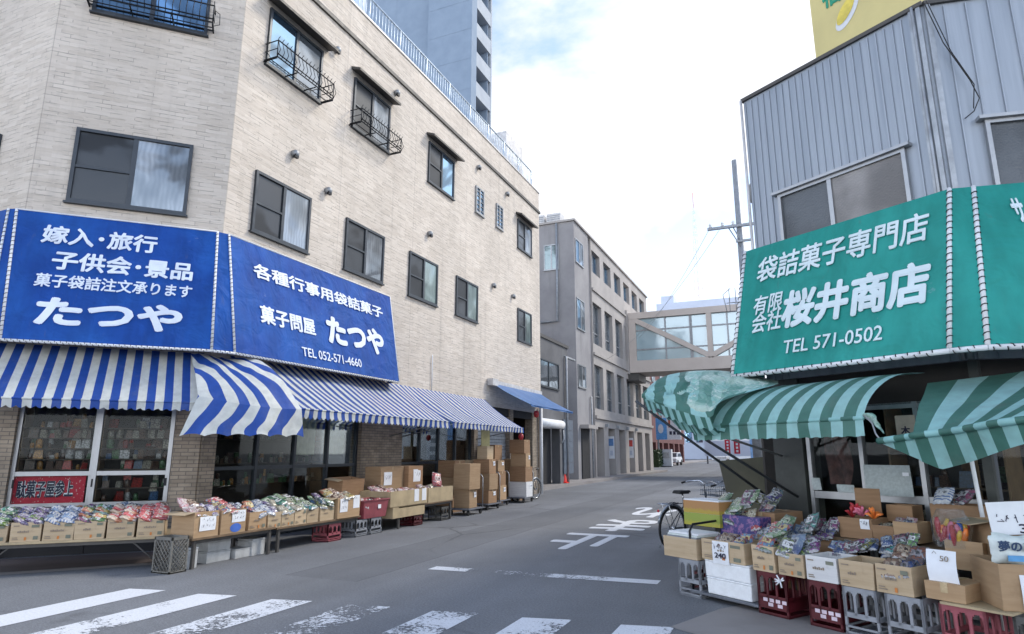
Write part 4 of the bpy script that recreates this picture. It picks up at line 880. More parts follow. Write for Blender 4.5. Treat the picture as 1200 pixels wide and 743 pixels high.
# sagging flap that closes the gap at the corner
fl = thing('corner_awning_flap', 'crumpled blue and white striped flap sagging over the building corner', 'awning', tuple(FC.pt(-.8, 2.9, .6)))
A0, A1 = FC.pt(-1.08, 3.06, .3), FS.pt(8.05, 3.06, .35)
B0, B1 = FC.P(232, 464, 1.05), FS.pt(8.12, FS.px(344, 479, 1.6)[1], 1.6)
D0, D1 = FC.P(210, 511, 1.25), FS.pt(8.13, FS.px(346, 512, 1.66)[1], 1.66)
ctr = Vector((q2*.9, -q2*.45, 0))
def ff(u, v):
    p = lerp(lerp(A0, A1, u), lerp(B0, B1, u), v)
    p += ctr*(.30*math.sin(PI*u)*v) + ZZ*(.22*math.sin(PI*v)*(.25+.75*u) - .06*math.sin(PI*u)*v)
    return p + ZZ*(.06*noise.noise((u*4, v*3.2, 1.5))+.03*noise.noise((u*11, v*6, 4)))*math.sin(PI*min(1, v+.15)) + ctr*.06*noise.noise((u*6, v*4, 8))*v
def fv2(u, v):
    a = ff(u, 1); d = lerp(D0, D1, u)+ctr*(.34*math.sin(PI*u))
    return lerp(a, d, v) + ZZ*(.035*abs(math.sin(PI*u*6))*v) + ctr*(.05*math.sin(13*u)*v+.05*noise.noise((u*7, v*2, 3))*v)
m = MB(); m.sheet(ff, 48, 28, 1, 1); m.uv = [[(.1+4.3*x-1.7*y+.5*noise.noise((x*2.2, y*2.2, 7)), y) for x, y in q] for q in m.uv]; m.build('canopy', BSt, fl)
m = MB(); m.sheet(fv2, 90, 10, 1, 1); m.uv = [[(.1+4.3*x-1.7+.5*noise.noise((x*2.2, 2.2, 7))+.45*y+.3*noise.noise((x*4, y*2, 1))*y, y) for x, y in q] for q in m.uv]; m.build('valance', BSt, fl)
# ---- green awnings
GSt = M['green_stripe']
ga, gf = awning('green striped awning in front of the 桜井商店 sign with a torn right end', FR, (-4.6, FR.px(1086, 450, .5)[0]), (FR.px(812, 497, 1.42)[0], FR.px(1012, 489, 1.42)[0]), FR.px(1000, 445, .5)[1], FR.px(812, 499, 1.42)[1], .5, 1.42, .215, GSt, .16, -.02, .25, True, 'shop_awning', .85, None, .25, None, FR.px(1012, 489, 1.42)[1], 5)
# right curtain-like second awning, slipped down
gd = thing('slipped_awning', 'green striped awning slipped and hanging like a curtain at the right', 'awning', tuple(FR.pt(-2.6, 2.3, .5)))
T0, T1 = FR.P(1087, 449, .62), F2.pt(1.9, 2.5, .55)
HA, H1 = FR.P(1030, 517, 1.5), FR.P(1235, 487, 1.75)
H0 = lerp(HA, H1, .25)
def fd(u, v):
    p = lerp(lerp(T0, T1, u), lerp(H0, H1, u), v)
    return p + FR.n*(.03*math.sin(PI*v)+.04*math.sin(9*u+2*v)*v) + ZZ*.025*noise.noise((u*5, v*3, 2))*math.sin(PI*v) - ZZ*.05*math.sin(PI*u)*(1-v)
m = MB(); m.sheet(fd, 44, 20, 5.2, 1, 0, None, .0); m.build('canopy', GSt, gd)
m = MB(); hem = [lerp(HA, H0, k/14)+FR.n*.012 for k in range(14)]+[fd(k/40, 1)+FR.n*.012 for k in range(41)]; m.tube(hem, .026, 8); m.uv = [[(-1.9+.1357*(i//8) if i//8 < 14 else 5.2*((i//8)-14)/40, 0)]*len(q) for i, q in enumerate(m.uv)]; m.build('front_bar', GSt, gd)
def fv(u, v):
    w_ = u*1.3-.3; p = lerp(HA, H0, u*1.3/.3) if w_ < 0 else fd(w_, 1); dp = .01 + .25*min(1, u/.32) if u < .32 else .26 - .15*(u-.32)/.68
    return p - ZZ*(dp*v) - FR.n*(.16*v*dp/.3) + FR.n*.02*math.sin(8*u)*v
m = MB(); m.sheet(fv, 52, 8, 6.8, 1, 0, None, -1.6); m.build('loose_flap', GSt, gd)
m = MB(); m.tube([FR.pt(-2.55, 0, .35), FR.pt(-2.57, 1.9, .5)], .017, 8); m.build('support_pole', M['white_paint'], gd)
m = MB(); m.tube([FR.P(1012, 486, 1.42), FR.P(1022, 496, 1.44), FR.P(1026, 508, 1.46), FR.P(1032, 516, 1.5)], .007, 5); m.build('tie_rope', M['alu_dull'], gd)
m = MB(); m.sheet(lambda u, v: lerp(FR.P(1016, 484, 1.40), FR.P(1036, 508, 1.40), v)+FR.a*(.05*(u-.5)*(1+math.sin(6*v)))+FR.n*.03*math.sin(11*v+4*u), 6, 12, 1, 1); m.build('torn_scrap', M['tarp'], gd)
# collapsed end of the green awning, crumpled tarpaulin over it
gc = thing('collapsed_awning_end', 'crumpled faded green striped awning end bulging over the street', 'awning', tuple(FR.pt(-5.0, 2.2, .8)))
def RP(u, v, off): return FR.P(u, v, off)
top = [RP(752, 462, 1.75), RP(772, 444, 1.5), RP(800, 436, 1.15), RP(838, 434, .85), RP(872, 438, .6), RP(912, 446, .5)]
mid = [RP(752, 464, 1.76), RP(768, 460, 1.78), RP(795, 457, 1.66), RP(828, 457, 1.48), RP(868, 449, 1.05), RP(912, 448, .7)]
bot = [RP(752, 466, 1.76), RP(770, 473, 1.84), RP(795, 481, 1.84), RP(832, 489, 1.66), RP(846, 470, 1.5), RP(912, 450, .9)]
def spl(P, u):
    n = len(P)-1; x = min(u*n, n-1e-6); i = int(x); t_ = x-i
    p0, p1, p2, p3 = P[max(i-1, 0)], P[i], P[i+1], P[min(i+2, n)]
    return .5*((2*p1)+(p2-p0)*t_+(2*p0-5*p1+4*p2-p3)*t_*t_+(3*p1-p0-3*p2+p3)*t_**3)
def fc(u, v):
    a, b, c = spl(top, u), spl(mid, u), spl(bot, u)
    p = a*(1-v)**2 + (b*2-(a+c)*.5)*2*v*(1-v) + c*v*v
    w = math.sin(PI*u)*math.sin(PI*v)
    rdg = abs(noise.noise((u*4.5+1, v*3.5, .3)))+.5*abs(noise.noise((u*10, v*7+2, 5)))
    r3 = abs(noise.noise((u*16+3*v, v*5-4*u, 2))); return p + ZZ*((.17*(.35-rdg)+.07*(.3-r3)*(u > .3))*w) + FR.n*((.07*noise.noise((u*7, v*5, 9))+.03*noise.noise((u*17, v*13, 3)))*w)
m = MB(); m.sheet(lambda u, v: fc(u, v), 112, 60, 5, 1, 0, None, .1)
# stripes run from ridge to edge near the tip, the crumpled middle is faded tarpaulin
for i, q in enumerate(m.uv):
    u = (i % 112)/112; v = (i//112)/60
    if u > .42 + .10*noise.noise((u*5, v*5, 1)) + .10*v and not (v > .90): m.m[i] = 1
m.build('canopy', [GSt, M['tarp']], gc)
def fb2(u, v):
    p = fc(.03+u*.57, 1); return p - ZZ*(.13*v*(1-.25*(1-abs(math.sin(PI*u*9))))) - FR.n*(.05*v)
m = MB(); m.sheet(fb2, 60, 5, 9, 1, 0, None, .1); m.build('valance', GSt, gc)
def fu(u, v):       # hanging underside strip
    p = fb2(u, 1)+FR.n*(-.12); return p - ZZ*(.13*v*math.sin(PI*u)) - FR.n*.1*v + FR.n*.02*math.sin(40*u)
m = MB(); m.sheet(fu, 60, 5, 16, 1, 0, None, .1); m.build('loose_flap', GSt, gc)
for (u0, v0, o0_), (u1, v1, o1_), r_ in (((745, 470, 1.8), (905, 586, .15), .016), ((770, 480, 1.85), (935, 582, .1), .016)):
    m = MB(); m.tube([RP(u0, v0, o0_), RP(u1, v1, o1_)], r_, 8); m.build('arm', M['dark_frame'], gc)

# ================================================================== SNACK BAGS, CARTONS, CRATES
def bag_mat(name, cols, kind='band', clear=.0):
    t = NT(name); ob = t.tc['Object']; sx = t.n('ShaderNodeSeparateXYZ', {0: ob}).outputs
    rnd_ = t.n('ShaderNodeObjectInfo').outputs['Random']
    if kind == 'band': f = t.rng(t.math('ADD', sx[1], t.math('MULTIPLY', t.noise(ob, 9, 3), .07)), -.01, .05, 0, 1)
    elif kind == 'stripe': f = t.math('GREATER_THAN', t.math('SINE', t.math('MULTIPLY', t.math('ADD', sx[1], t.math('MULTIPLY', t.noise(ob, 8, 2), .03)), 170)), .1)
    else: f = t.rng(t.noise(ob, 26, 3, .7), .46, .54)
    c = t.mix(f, (*cols[0], 1), (*cols[1], 1))
    ov = t.n('ShaderNodeVectorMath', {0: ob, 1: t.n('ShaderNodeCombineXYZ', {0: t.math('MULTIPLY', rnd_, 9), 1: t.math('MULTIPLY', rnd_, 5)}).outputs[0]}, operation='ADD').outputs[0]
    c = t.mix(t.rng(t.noise(ov, 19, 2, .5, .6), .60, .64), c, (*cols[2], 1)); c = t.mix(t.rng(t.noise(ov, 38, 3, .6, 1.5), .62, .66, 0, .4), c, tuple(x*.3 for x in cols[0])+(1,))
    c = t.hsv(c, sa=.85)
    if name in ('bag_clear', 'bag_silver', 'bag_dark'):      # see-through wrapping: whatever colour the sweets inside have
        inside = t.hsv((.30, .07, .05, 1), h=rnd_, v=.9); c = t.mix(t.rng(t.noise(ov, 24, 3, .6, 1), .47, .56, 0, .85), c, inside)
    uvs = t.n('ShaderNodeSeparateXYZ', {0: t.tc['UV']}).outputs
    def inb(s_, a_, b_): return t.math('MULTIPLY', t.math('GREATER_THAN', s_, a_), t.math('LESS_THAN', s_, b_))
    plate = t.math('MULTIPLY', inb(uvs[0], .2, .8), inb(uvs[1], .42, .72)); word = t.math('MULTIPLY', t.math('MULTIPLY', inb(uvs[0], .27, .73), inb(uvs[1], .5, .64)), t.math('GREATER_THAN', t.noise(t.map('UV', (9, 4, 1)), 1.6, 2), .48))
    c = t.mix(t.math('MULTIPLY', plate, .85), c, (*cols[2], 1)); c = t.mix(word, c, tuple(x*.35 for x in cols[0])+(1,))
    seal = t.math('GREATER_THAN', t.math('ABSOLUTE', t.math('SUBTRACT', uvs[1], .5)), .44); c = t.mix(t.math('MULTIPLY', seal, .8), c, (.5, .52, .54, 1))
    t.base(t.hsv(c, v=t.rng(rnd_, 0, 1, .6, 1.05, False))); t.rough(.2); t.p.inputs['Specular IOR Level'].default_value = .8; t.p.inputs['Coat Weight'].default_value = .6; t.p.inputs['Coat Roughness'].default_value = .12
    t.bump(t.noise(ov, 30, 4, .65, 1.2), .8, .02); return t.m
BM = {
 'red': bag_mat('bag_red', ((.45, .015, .02), (.55, .03, .03), (.7, .6, .55))),
 'white and blue': bag_mat('bag_white', ((.6, .63, .66), (.12, .2, .42), (.7, .72, .75)), 'stripe'),
 'yellow': bag_mat('bag_yellow', ((.6, .42, .06), (.5, .12, .03), (.7, .65, .4))),
 'green': bag_mat('bag_green', ((.10, .25, .09), (.32, .42, .26), (.6, .62, .5)), 'blot'),
 'blue': bag_mat('bag_blue', ((.03, .08, .26), (.16, .26, .42), (.5, .55, .6))),
 'purple': bag_mat('bag_purple', ((.16, .10, .26), (.42, .4, .46), (.55, .52, .55)), 'blot'),
 'orange': bag_mat('bag_orange', ((.6, .16, .03), (.65, .5, .35), (.7, .6, .5))),
 'pink': bag_mat('bag_pink', ((.5, .18, .22), (.6, .45, .42), (.65, .6, .55)), 'blot'),
 'brown': bag_mat('bag_brown', ((.14, .06, .035), (.3, .17, .1), (.5, .4, .3)), 'blot'),
 'clear': bag_mat('bag_clear', ((.14, .16, .16), (.06, .075, .075), (.62, .65, .65)), 'blot'),
 'silver': bag_mat('bag_silver', ((.2, .21, .24), (.06, .065, .08), (.75, .75, .78)), 'blot'),
 'dark': bag_mat('bag_dark', ((.05, .045, .06), (.14, .1, .12), (.35, .33, .36)), 'blot'),
 'mixed': bag_mat('bag_mixed', ((.45, .06, .05), (.1, .25, .42), (.6, .5, .2)), 'blot'),
 'cream': bag_mat('bag_cream', ((.5, .45, .3), (.38, .33, .22), (.6, .56, .45)), 'blot'),
}
def bag_mesh(name, seed, w, h, t_):
    rn = random.Random(seed); m = MB(); N, K = 10, 12
    def f(sg):
        def g(u, v):
            x = (u-.5)*w; y = (v-.5)*h
            e = max(0, min(1, (1-abs(2*u-1)**3)*(1-abs(2*v-1)**4)))
            pinch = 1-.16*math.sin(PI*v)**.5*0 - .10*(abs(2*v-1)**2)
            z = sg*t_*.5*e**.6*(1+.35*noise.noise((u*3+seed, v*3, sg*2.3))) + .012*noise.noise((u*6+seed, v*6, 1))
            fr_ = .006*math.sin(u*26+seed)*(abs(2*v-1)**6)
            return Vector((x*pinch+.008*noise.noise((u*4, v*4, seed)), y, z+fr_))
        return g
    m.sheet(f(1), N, K, 1, 1); m.sheet(lambda u, v: f(-1)(1-u, v), N, K, 1, 1)
    return m.mesh(name)
BMESH = {}
for k, (w, h, t_) in enumerate(((.15, .21, .06), (.18, .24, .075), (.12, .17, .055))):
    for kind, mt in BM.items():
        me = bag_mesh('snack_bag', 11*k+3, w, h, t_); me.materials.append(mt); BMESH[(kind, k)] = me
rb_ = random.Random(21)
def bag(kind, loc, rot, label, group, size=None, sc=1.0, cat='snack bag'):
    o = bpy.data.objects.new('snack_bag', BMESH[(kind, rb_.randrange(3) if size is None else size)]); COL.objects.link(o)
    o.location = loc; o.rotation_euler = rot; o.scale = (sc, sc, sc)
    return tag(o, label, cat, group)
def cardboard(name, c1, c2):
    t = NT(name); ob = t.tc['Object']; w = t.noise(t.map('Object', (1, 1, 8)), 3, 4); d = t.noise(ob, 7, 5, .6)
    c = t.mix(t.rng(w, .3, .7), (*c1, 1), (*c2, 1)); c = t.mix(t.rng(d, .58, .78, 0, .35), c, tuple(x*.55 for x in c1)+(1,))
    c = t.hsv(c, v=t.rng(t.n('ShaderNodeObjectInfo').outputs['Random'], 0, 1, .88, 1.1, False)); t.base(c); t.rough(.85); t.bump(t.noise(ob, 40, 3), .12, .003); return t.m
CB = {'kraft': cardboard('kraft', (.36, .235, .13), (.42, .285, .165)), 'tan': cardboard('tan', (.46, .345, .215), (.53, .41, .27)), 'white': cardboard('white_card', (.6, .6, .6), (.68, .68, .67)), 'brown': cardboard('brown_card', (.27, .16, .085), (.33, .20, .11))}
M['inner'] = cardboard('inner_card', (.33, .25, .15), (.40, .31, .2))
rk = random.Random(17)
def carton(label, fr, s0, s1, z0, z1, of, dep, mat='kraft', marks=True, open_=True, flaps=0, note=None, tilt=0, group=None, cat='carton', name='carton', rot=0, sheet_label=None):
    w = s1-s0; h = z1-z0; c = fr.pt((s0+s1)/2, z0, of-dep/2)
    o = thing(name, label, cat, tuple(c), fr.rz+rot, group, (tilt, 0) if tilt else None)
    m = MB(); t_ = .006; x, y = w/2, dep/2
    if open_:
        m.b(-x, x, -y, -y+t_, 0, h); m.b(-x, x, y-t_, y, 0, h); m.b(-x, -x+t_, -y+t_, y-t_, 0, h); m.b(x-t_, x, -y+t_, y-t_, 0, h); m.b(-x+t_, x-t_, -y+t_, y-t_, 0, .006)
    else:
        m.b(-x, x, -y, y, 0, h)
    kx, ky, kw = rk.uniform(-.05, .05), rk.uniform(-.04, .04), rk.uniform(-.03, .05)
    m.v = [Vector((v.x*(1+kw*v.z/h)+kx*v.z*.5, v.y+ky*v.z*(.5+v.x/w)*.5, v.z+(.012*rk.uniform(-1, 1) if v.z > h*.9 and open_ else 0)*0)) for v in m.v]
    m.build('box_body', CB[mat], o, world=False, bevel=.003)
    if not open_:
        m = MB(); m.b(-.025, .025, -y-.0015, y+.0015, h, h+.0015); m.b(-.025, .025, -y-.002, -y-.0005, h-.07, h+.0015); m.build('sealing_tape', M['tape'], o, world=False)
    for k in range(flaps):
        sg_ = (-1, 1)[k]; m = MB(); L = min(dep*.5, .16); a_ = R((100, 118)[k])
        m.b(-.003, .003, -y+.01, y-.01, 0, L, 0, Matrix.Translation((sg_*x, 0, h)) @ Matrix.Rotation(sg_*(a_), 4, 'Y')); m.build('flap', M['inner'], o, world=False)
    if marks:
        hh = h; m = MB(); yy = -y-.0012
        def mk(a, b, c_, d, mi=0): m.b(a*w, b*w, yy-.0006, -y, c_*hh, d*hh, mi)
        o_ = rk.uniform(-.04, .04)
        if rk.random() < .7: mk(-.42, -.2+o_, .80, .85)
        if rk.random() < .8: mk(.2+o_, .42, .72, .86, 2)
        for q in range(rk.randrange(4, 8)): mk(-.24+o_+q*.065, -.24+o_+q*.065+.045, .47, .55+.03*(q % 2))
        if rk.random() < .6: mk(.0+o_, .07+o_, .08, .24, 1)
        if rk.random() < .7: mk(.26, .42, .10, .28, 2)
        if rk.random() < .7: mk(-.42, -.2+o_, .12, .16); mk(-.42, -.25, .2, .24)
        m.v = [Vector((v.x, v.y-.0065, v.z)) for v in m.v]
        m.build('printed_label', [M['print_grey'], M['print_orange'], M['print_dark']], o, world=False)
    if note:
        txt, nx0, nx1, nz0, nz1, drop, inkm = note; m = MB()
        P0 = Vector((nx0*w, -y-.004, nz0*h)); m.sheet(lambda u, v: Vector((lerp(nx0, nx1, u)*w, -y-.006-.012*math.sin(PI*v)*abs(u-.5), lerp(nz0, nz1, v)*h)), 6, 8, 1, 1); p = m.build('price_card', M['paper'], o, world=False)
        lines = txt.split('\n'); m = MB(); W_ = (nx1-nx0)*w; H_ = (nz1-nz0)*h; P = Panel((nx0*w, -y-.02, nz0*h), (nx1*w, -y-.02, nz0*h), (nx0*w, -y-.02, nz1*h))
        for i, l in enumerate(lines):
            hgt = H_/(len(lines)+.6); yb = H_-hgt*(i+1.05)
            if l == '~':
                
                for q in range(4):
                    xx = W_*(.14+.19*q); rr = random.Random(hash((label, i, q)) & 255 if False else len(label)*7+i*3+q); pp = [P.pt(xx+W_*.16*rr.random(), yb+hgt*(.1+.7*rr.random()), 0) for _ in range(5)]; m.tube([pp[0], pp[1]], .0018, 4); m.tube(pp[2:], .0018, 4)
            else: P.text(m, l, W_*.16, W_*.84, yb+hgt*.12, yb+hgt*.75, .012, 0)
        m.build('handwriting', M[inkm], p, world=False)
    return o
M['tape'] = plain('tape', (.5, .38, .22), .25); M['print_grey'] = plain('print_grey', (.26, .21, .16), .8); M['print_orange'] = plain('print_orange', (.55, .2, .05), .8); M['print_dark'] = plain('print_dark', (.16, .17, .13), .8)
def fill(fr, s0, s1, z, of, dep, kinds, label, n, up=.03, heap=.05, size=None, flat=False, group=None):
    """bags lying and standing in a carton: label gets the colour in front"""
    cols = max(1, int(round((s1-s0)/.13)))
    for i in range(n):
        k = kinds[i % len(kinds)]
        c = i % cols; r = i//cols
        s_ = lerp(s0, s1, (c+.5)/cols)+rb_.uniform(-.02, .02); d = of - dep*(.22+.56*((r % 3)/2 if n > cols else .5))+rb_.uniform(-.02, .02); zz = z+up+heap*(r//2)+rb_.uniform(-.012, .02)+.02*(r % 3)
        if flat: rot = (rb_.uniform(-.25, .25), rb_.uniform(-.25, .25), fr.rz+rb_.uniform(-.3, .3)+(PI/2))
        else: rot = (rb_.uniform(.15, .75), rb_.uniform(-.3, .3), fr.rz+rb_.uniform(-.35, .35))
        bag(k, fr.pt(s_, zz, d), rot, f'{k} {label}', (group or label), size)
# ================================================================== LEFT SHOP: CUT CORNER TABLE
def table(label, fr, s0, s1, of, dep, h, mat='wood', legs=4, brace=False, group=None, lt=.02):
    o = thing('display_table', label, 'table', tuple(fr.pt((s0+s1)/2, 0, of-dep/2)), fr.rz, group)
    w = (s1-s0)/2; d = dep/2; m = MB(); m.b(-w, w, -d, d, h-.03, h); m.build('tabletop', M[mat], o, world=False, bevel=.004)
    for x in (-w+.08, w-.08):
        for y in (-d+.05, d-.05): m = MB(); m.b(x-lt, x+lt, y-lt, y+lt, 0, h-.03); m.build('leg', M['leg_metal'], o, world=False)
    m = MB(); m.b(-w+.08, w-.08, -d+.04, -d+.06, h-.075, h-.03); m.build('apron', M['leg_metal'], o, world=False)
    if brace:
        for x in (-w+.1, w-.1): m = MB(); m.tube([(x, -d+.06, .04), (x-.35*(1 if x > 0 else -1), -d+.06, h-.05)], .011, 6); m.build('brace', M['leg_metal'], o, world=False)
    return o
M['leg_metal'] = plain('leg_metal', (.09, .085, .08), .6, .3)
O1 = 1.62; ZT = .40
xL = FC.px(-40, 634, O1)[0]; xR = FC.px(196, 636, O1)[0]
table('long low display table along the cut corner shopfront', FC, xL, xR+.02, O1, .95, ZT, 'plywood', 4, True)
cs = [(-35, 9, ('clear', 'green')), (11, 49, ('purple', 'dark')), (49, 87, ('white and blue', 'blue')), (86, 123, ('clear', 'yellow')), (124, 158, ('orange', 'red')), (159, 193, ('red',))]
nm = ['at the left edge', 'second from the left edge', 'third from the left edge', 'third from the right end', 'second from the right end', 'at the right end']
for i, ((u0, u1, ks), w_) in enumerate(zip(cs, nm)):
    a, _ = FC.px(u0, 625, O1-.02); b, _ = FC.px(u1, 625, O1-.02)
    carton(f'tan snack carton on the cut corner table, {w_}', FC, a+.01, b-.01, ZT, ZT+.235, O1-.02, .36, 'tan', True, True, 0, None, 0, 'cartons on the cut corner table')
    n_ = 0
    for r in range(5):
        for c in range(2):
            bag(ks[r % len(ks)] if i != 5 else 'red', FC.pt(lerp(a, b, .27+.46*c)+rb_.uniform(-.012, .012), ZT+.235+.0+.030*r, O1-.07-.075*r+rb_.uniform(-.01, .01)), (rb_.uniform(.05, .4)+.1, rb_.uniform(-.2, .2), FC.rz+PI/2+rb_.uniform(-.15, .15)), f'{ks[r % len(ks)] if i != 5 else "red"} snack bag in the cut corner carton {w_}', f'snack bags in the carton {w_}', 0, .98)
# back row cartons and bags on the same table
for j, (u0, u1, ks) in enumerate(((-30, 50, ('dark', 'green')), (55, 110, ('yellow', 'dark')), (112, 160, ('blue', 'clear')), (162, 192, ('red', 'brown')))):
    a, _ = FC.px(u0, 600, O1-.45); b, _ = FC.px(u1, 600, O1-.45); pl = ('first', 'second', 'third', 'fourth')[j]
    carton(f'back row kraft carton behind the snack heaps, {pl} from the left', FC, a+.01, b-.01, ZT, ZT+.27, O1-.5, .4, 'kraft', False, True, 0, None, 0, 'back row cartons on the cut corner table')
    for q in range(6): bag(ks[q % 2], FC.pt(lerp(a, b, .15+.7*((q % 3)/2)), ZT+.30+.03*(q//3), O1-.62-.13*(q//3)), (rb_.uniform(.2, .6), rb_.uniform(-.3, .3), FC.rz+rb_.uniform(-.3, .3)), f'{ks[q % 2]} snack bag in the back row, {pl} carton from the left', f'back row bags, {pl} carton', None, 1.0)
# red banner inside the door and shelves behind the glass
bn = thing('shop_banner', 'red banner reading 駄菓子屋参上 hung inside the left glass door', 'banner', tuple(FC.pt(-2.83, .8, -.2)))
m = MB(); sA, zA = FC.px(9, 556, -.2); sBn, zBn = FC.px(97, 590, -.2)
m.sheet(lambda u, v: FC.pt(lerp(sA, sBn, u), lerp(zBn, zA, v), -.2+.01*math.sin(9*u)), 16, 4, 3, 1); t = NT('banner_red'); t.base(t.mix(t.rng(t.n('ShaderNodeTexVoronoi', {'Vector': t.tc['UV'], 'Scale': 9}).outputs[0], .22, .16), (.5, .02, .045, 1), (.6, .35, .35, 1))); t.rough(.7); m.build('cloth', t.m, bn)
PBn = Panel(FC.pt(sA, zBn, -.185), FC.pt(sBn, zBn, -.185), FC.pt(sA, zA, -.185)); W_ = sBn-sA; H_ = zA-zBn
m = MB(); PBn.text(m, '駄菓子屋参上', W_*.14, W_*.86, H_*.22, H_*.8, .07, .004); m.build('lettering_outline', M['paper'], bn)
m = MB(); PBn.text(m, '駄菓子屋参上', W_*.14, W_*.86, H_*.22, H_*.8, .022, .012); m.build('lettering', M['ink'], bn)
GOODS = {}
def goods_mesh(kind, col):
    m = MB()
    if kind == 0: m.box((0, 0, .1), (.17, .1, .2), 0, None, None, .92)
    elif kind == 1: m.lathe([(.05, 0), (.065, .01), (.065, .15), (.05, .17), (.045, .2)], 12)
    else: m.box((0, 0, .12), (.2, .09, .24), 0, None, None, .7)
    me = m.mesh('snack_packet'); me.materials.append(col); me.materials.append(M['paper']); return me
GC = {'red': (.5, .05, .04), 'amber': (.62, .3, .06), 'cream': (.5, .46, .38), 'green': (.1, .22, .1), 'white': (.55, .55, .55), 'brown': (.16, .09, .06), 'blue': (.06, .14, .3)}
for c, v in GC.items():
    mt = plain('packet_'+c, tuple(x*.38 for x in v), .4, 0, .75, 26, 0, 60, 'Object', .35)  # packet colours scaled down to carry the shade inside the shops
    for k in range(3): GOODS[(c, k)] = goods_mesh(k, mt)
rg = random.Random(5)
M['shelf_shaded'] = plain('shelf_shaded', (.045, .032, .022), .7)  # board colour darkened to carry the indoor shade
def shelf_unit(label, fr, s0, s1, off, tiers, pick, what, h=2.2, grp=None, big=1.0):
    o = thing('display_shelf', label, 'shelf', tuple(fr.pt((s0+s1)/2, 0, off)), fr.rz)
    w = (s1-s0)/2
    for z in tiers: m = MB(); m.b(-w, w, -.16, .2, z-.018, z); m.build('shelf_board', M['shelf_shaded'], o, world=False)
    m = MB(); m.b(-w-.02, w+.02, .2, .22, 0, h); m.build('back_panel', M['interior'], o, world=False)
    for x in (-w-.02, w): m = MB(); m.b(x, x+.02, -.16, .2, 0, h); m.build('upright', M['wood'], o, world=False)
    for z in tiers:
        x = s0+.1
        while x < s1-.08:
            if rg.random() < .16: x += rg.uniform(.05, .16); continue
            c = rg.choice(pick); k = rg.randrange(3)
            g = bpy.data.objects.new('snack_packet', GOODS[(c, k)]); COL.objects.link(g); g.location = fr.pt(x, z, off+.05+rg.uniform(-.02, .03)); g.rotation_euler = (rg.uniform(-.12, .3), 0, fr.rz+rg.uniform(-.7, .7)); s_ = rg.choice((.4, .5, .6, .7, .8))*rg.uniform(.85, 1.1); g.scale = (s_, s_, s_)
            tag(g, f'{c} snack packet {what}', 'snack packet', grp or what); 
            if rg.random() < .45:
                g2 = g.copy(); COL.objects.link(g2); c2 = rg.choice(pick); g2.data = GOODS[(c2, rg.randrange(3))]; g2.location.z += .2*s_*(.8 if k == 1 else 1.0); g2.location = g2.location + fr.a*rg.uniform(-.02, .02); g2.scale = (s_*.8,)*3; g2['label'] = f'{c2} snack packet {what}'
            x += .165*s_+rg.uniform(.0, .03)
shelf_unit('wooden display shelf behind the left glass door', FC, -3.3, -2.32, -.42, (.75, .95, 1.24, 1.40, 1.56, 1.72, 1.88), ['amber', 'cream', 'red', 'brown', 'white', 'brown', 'amber', 'green'], 'on the shelf behind the left glass door')
shelf_unit('wooden display shelf behind the right glass door', FC, -2.25, -1.25, -.42, (.75, .95, 1.24, 1.40, 1.56, 1.72, 1.88), ['cream', 'brown', 'white', 'green', 'cream', 'brown', 'red', 'brown', 'blue'], 'on the shelf behind the right glass door')
shelf_unit('long dark shelf inside the street side shopfront', FS, 8.2, 11.7, -1.0, (.9, 1.3, 1.75), ['brown', 'cream', 'green', 'brown', 'amber', 'green'], 'on the shelf inside the street side shopfront')
# hanging green cloths inside
for i, (a, b) in enumerate(((10.2, 10.75), (11.25, 11.7))):
    m = MB(); m.sheet(lambda u, v: FS.pt(lerp(a, b, u), lerp(1.45, 2.4, v), -.35+.03*math.sin(14*u)), 14, 6, 1, 1); tag(m.build('hanging_cloth', plain('cloth_green', (.26, .30, .2), .85)), ('pale green cloth hanging inside the street shopfront, left one', 'pale green cloth hanging inside the street shopfront, right one')[i], 'cloth', 'cloths hanging inside the shopfront')

# ---- street side tables with cartons
def strip(u, v, x=-7.3): return FS.px(u, v, x+8.8)[0]
table('low display table at the building corner with two big cartons', FS, 6.35, 7.85, 1.5, .8, .39, 'wood')
table('low display table in the middle of the street side with a row of tan cartons', FS, 7.9, 10.0, 1.48, .8, .37, 'wood')
table('low display table beyond the red basket under the wooden trays', FS, 11.2, 13.5, 1.5, .9, .43, 'wood')
carton('big kraft carton with two white price cards at the table corner', FS, 6.36, 6.76, .39, .72, 1.5, .42, 'kraft', False, True, 1, ('~\n~', -.3, .35, .25, .8, 0, 'ink'))
fill(FS, 6.38, 6.74, .66, 1.5, .42, ('pink', 'brown', 'purple'), 'snack bag in the big corner carton with price cards', 8, .05, .05)
carton('kraft carton with a price card and a blue printed spot', FS, 6.80, 7.24, .39, .71, 1.5, .4, 'kraft', False, True, 0, ('~\n~', -.1, .45, .45, .95, 0, 'ink'))
m = MB(); m.add([FS.pt(7.06+.1*math.cos(k*PI/8), .46+.06*math.sin(k*PI/8), 1.5035) for k in range(16)], [tuple(range(16))]); b_ = bpy.data.objects; oo = [o for o in COL.objects if o.get('label', '').startswith('kraft carton with a price card and a blue')][0]; m.build('printed_label', plain('print_blue', (.05, .13, .45), .7), oo)
fill(FS, 6.82, 7.22, .66, 1.5, .4, ('mixed', 'red', 'clear'), 'snack bag in the carton with the blue spot', 8, .05, .05)
for i in range(4):
    pass
carton('small open kraft carton right of the blue spotted carton', FS, 7.32, 7.66, .39, .64, 1.48, .36, 'kraft', True, True)
fill(FS, 7.34, 7.64, .58, 1.48, .36, ('mixed', 'white and blue', 'yellow'), 'snack bag in the small carton right of the blue spotted one', 7, .05, .05)
ks4 = [('white and blue', 'purple'), ('cream', 'clear'), ('cream', 'green'), ('clear', 'green')]
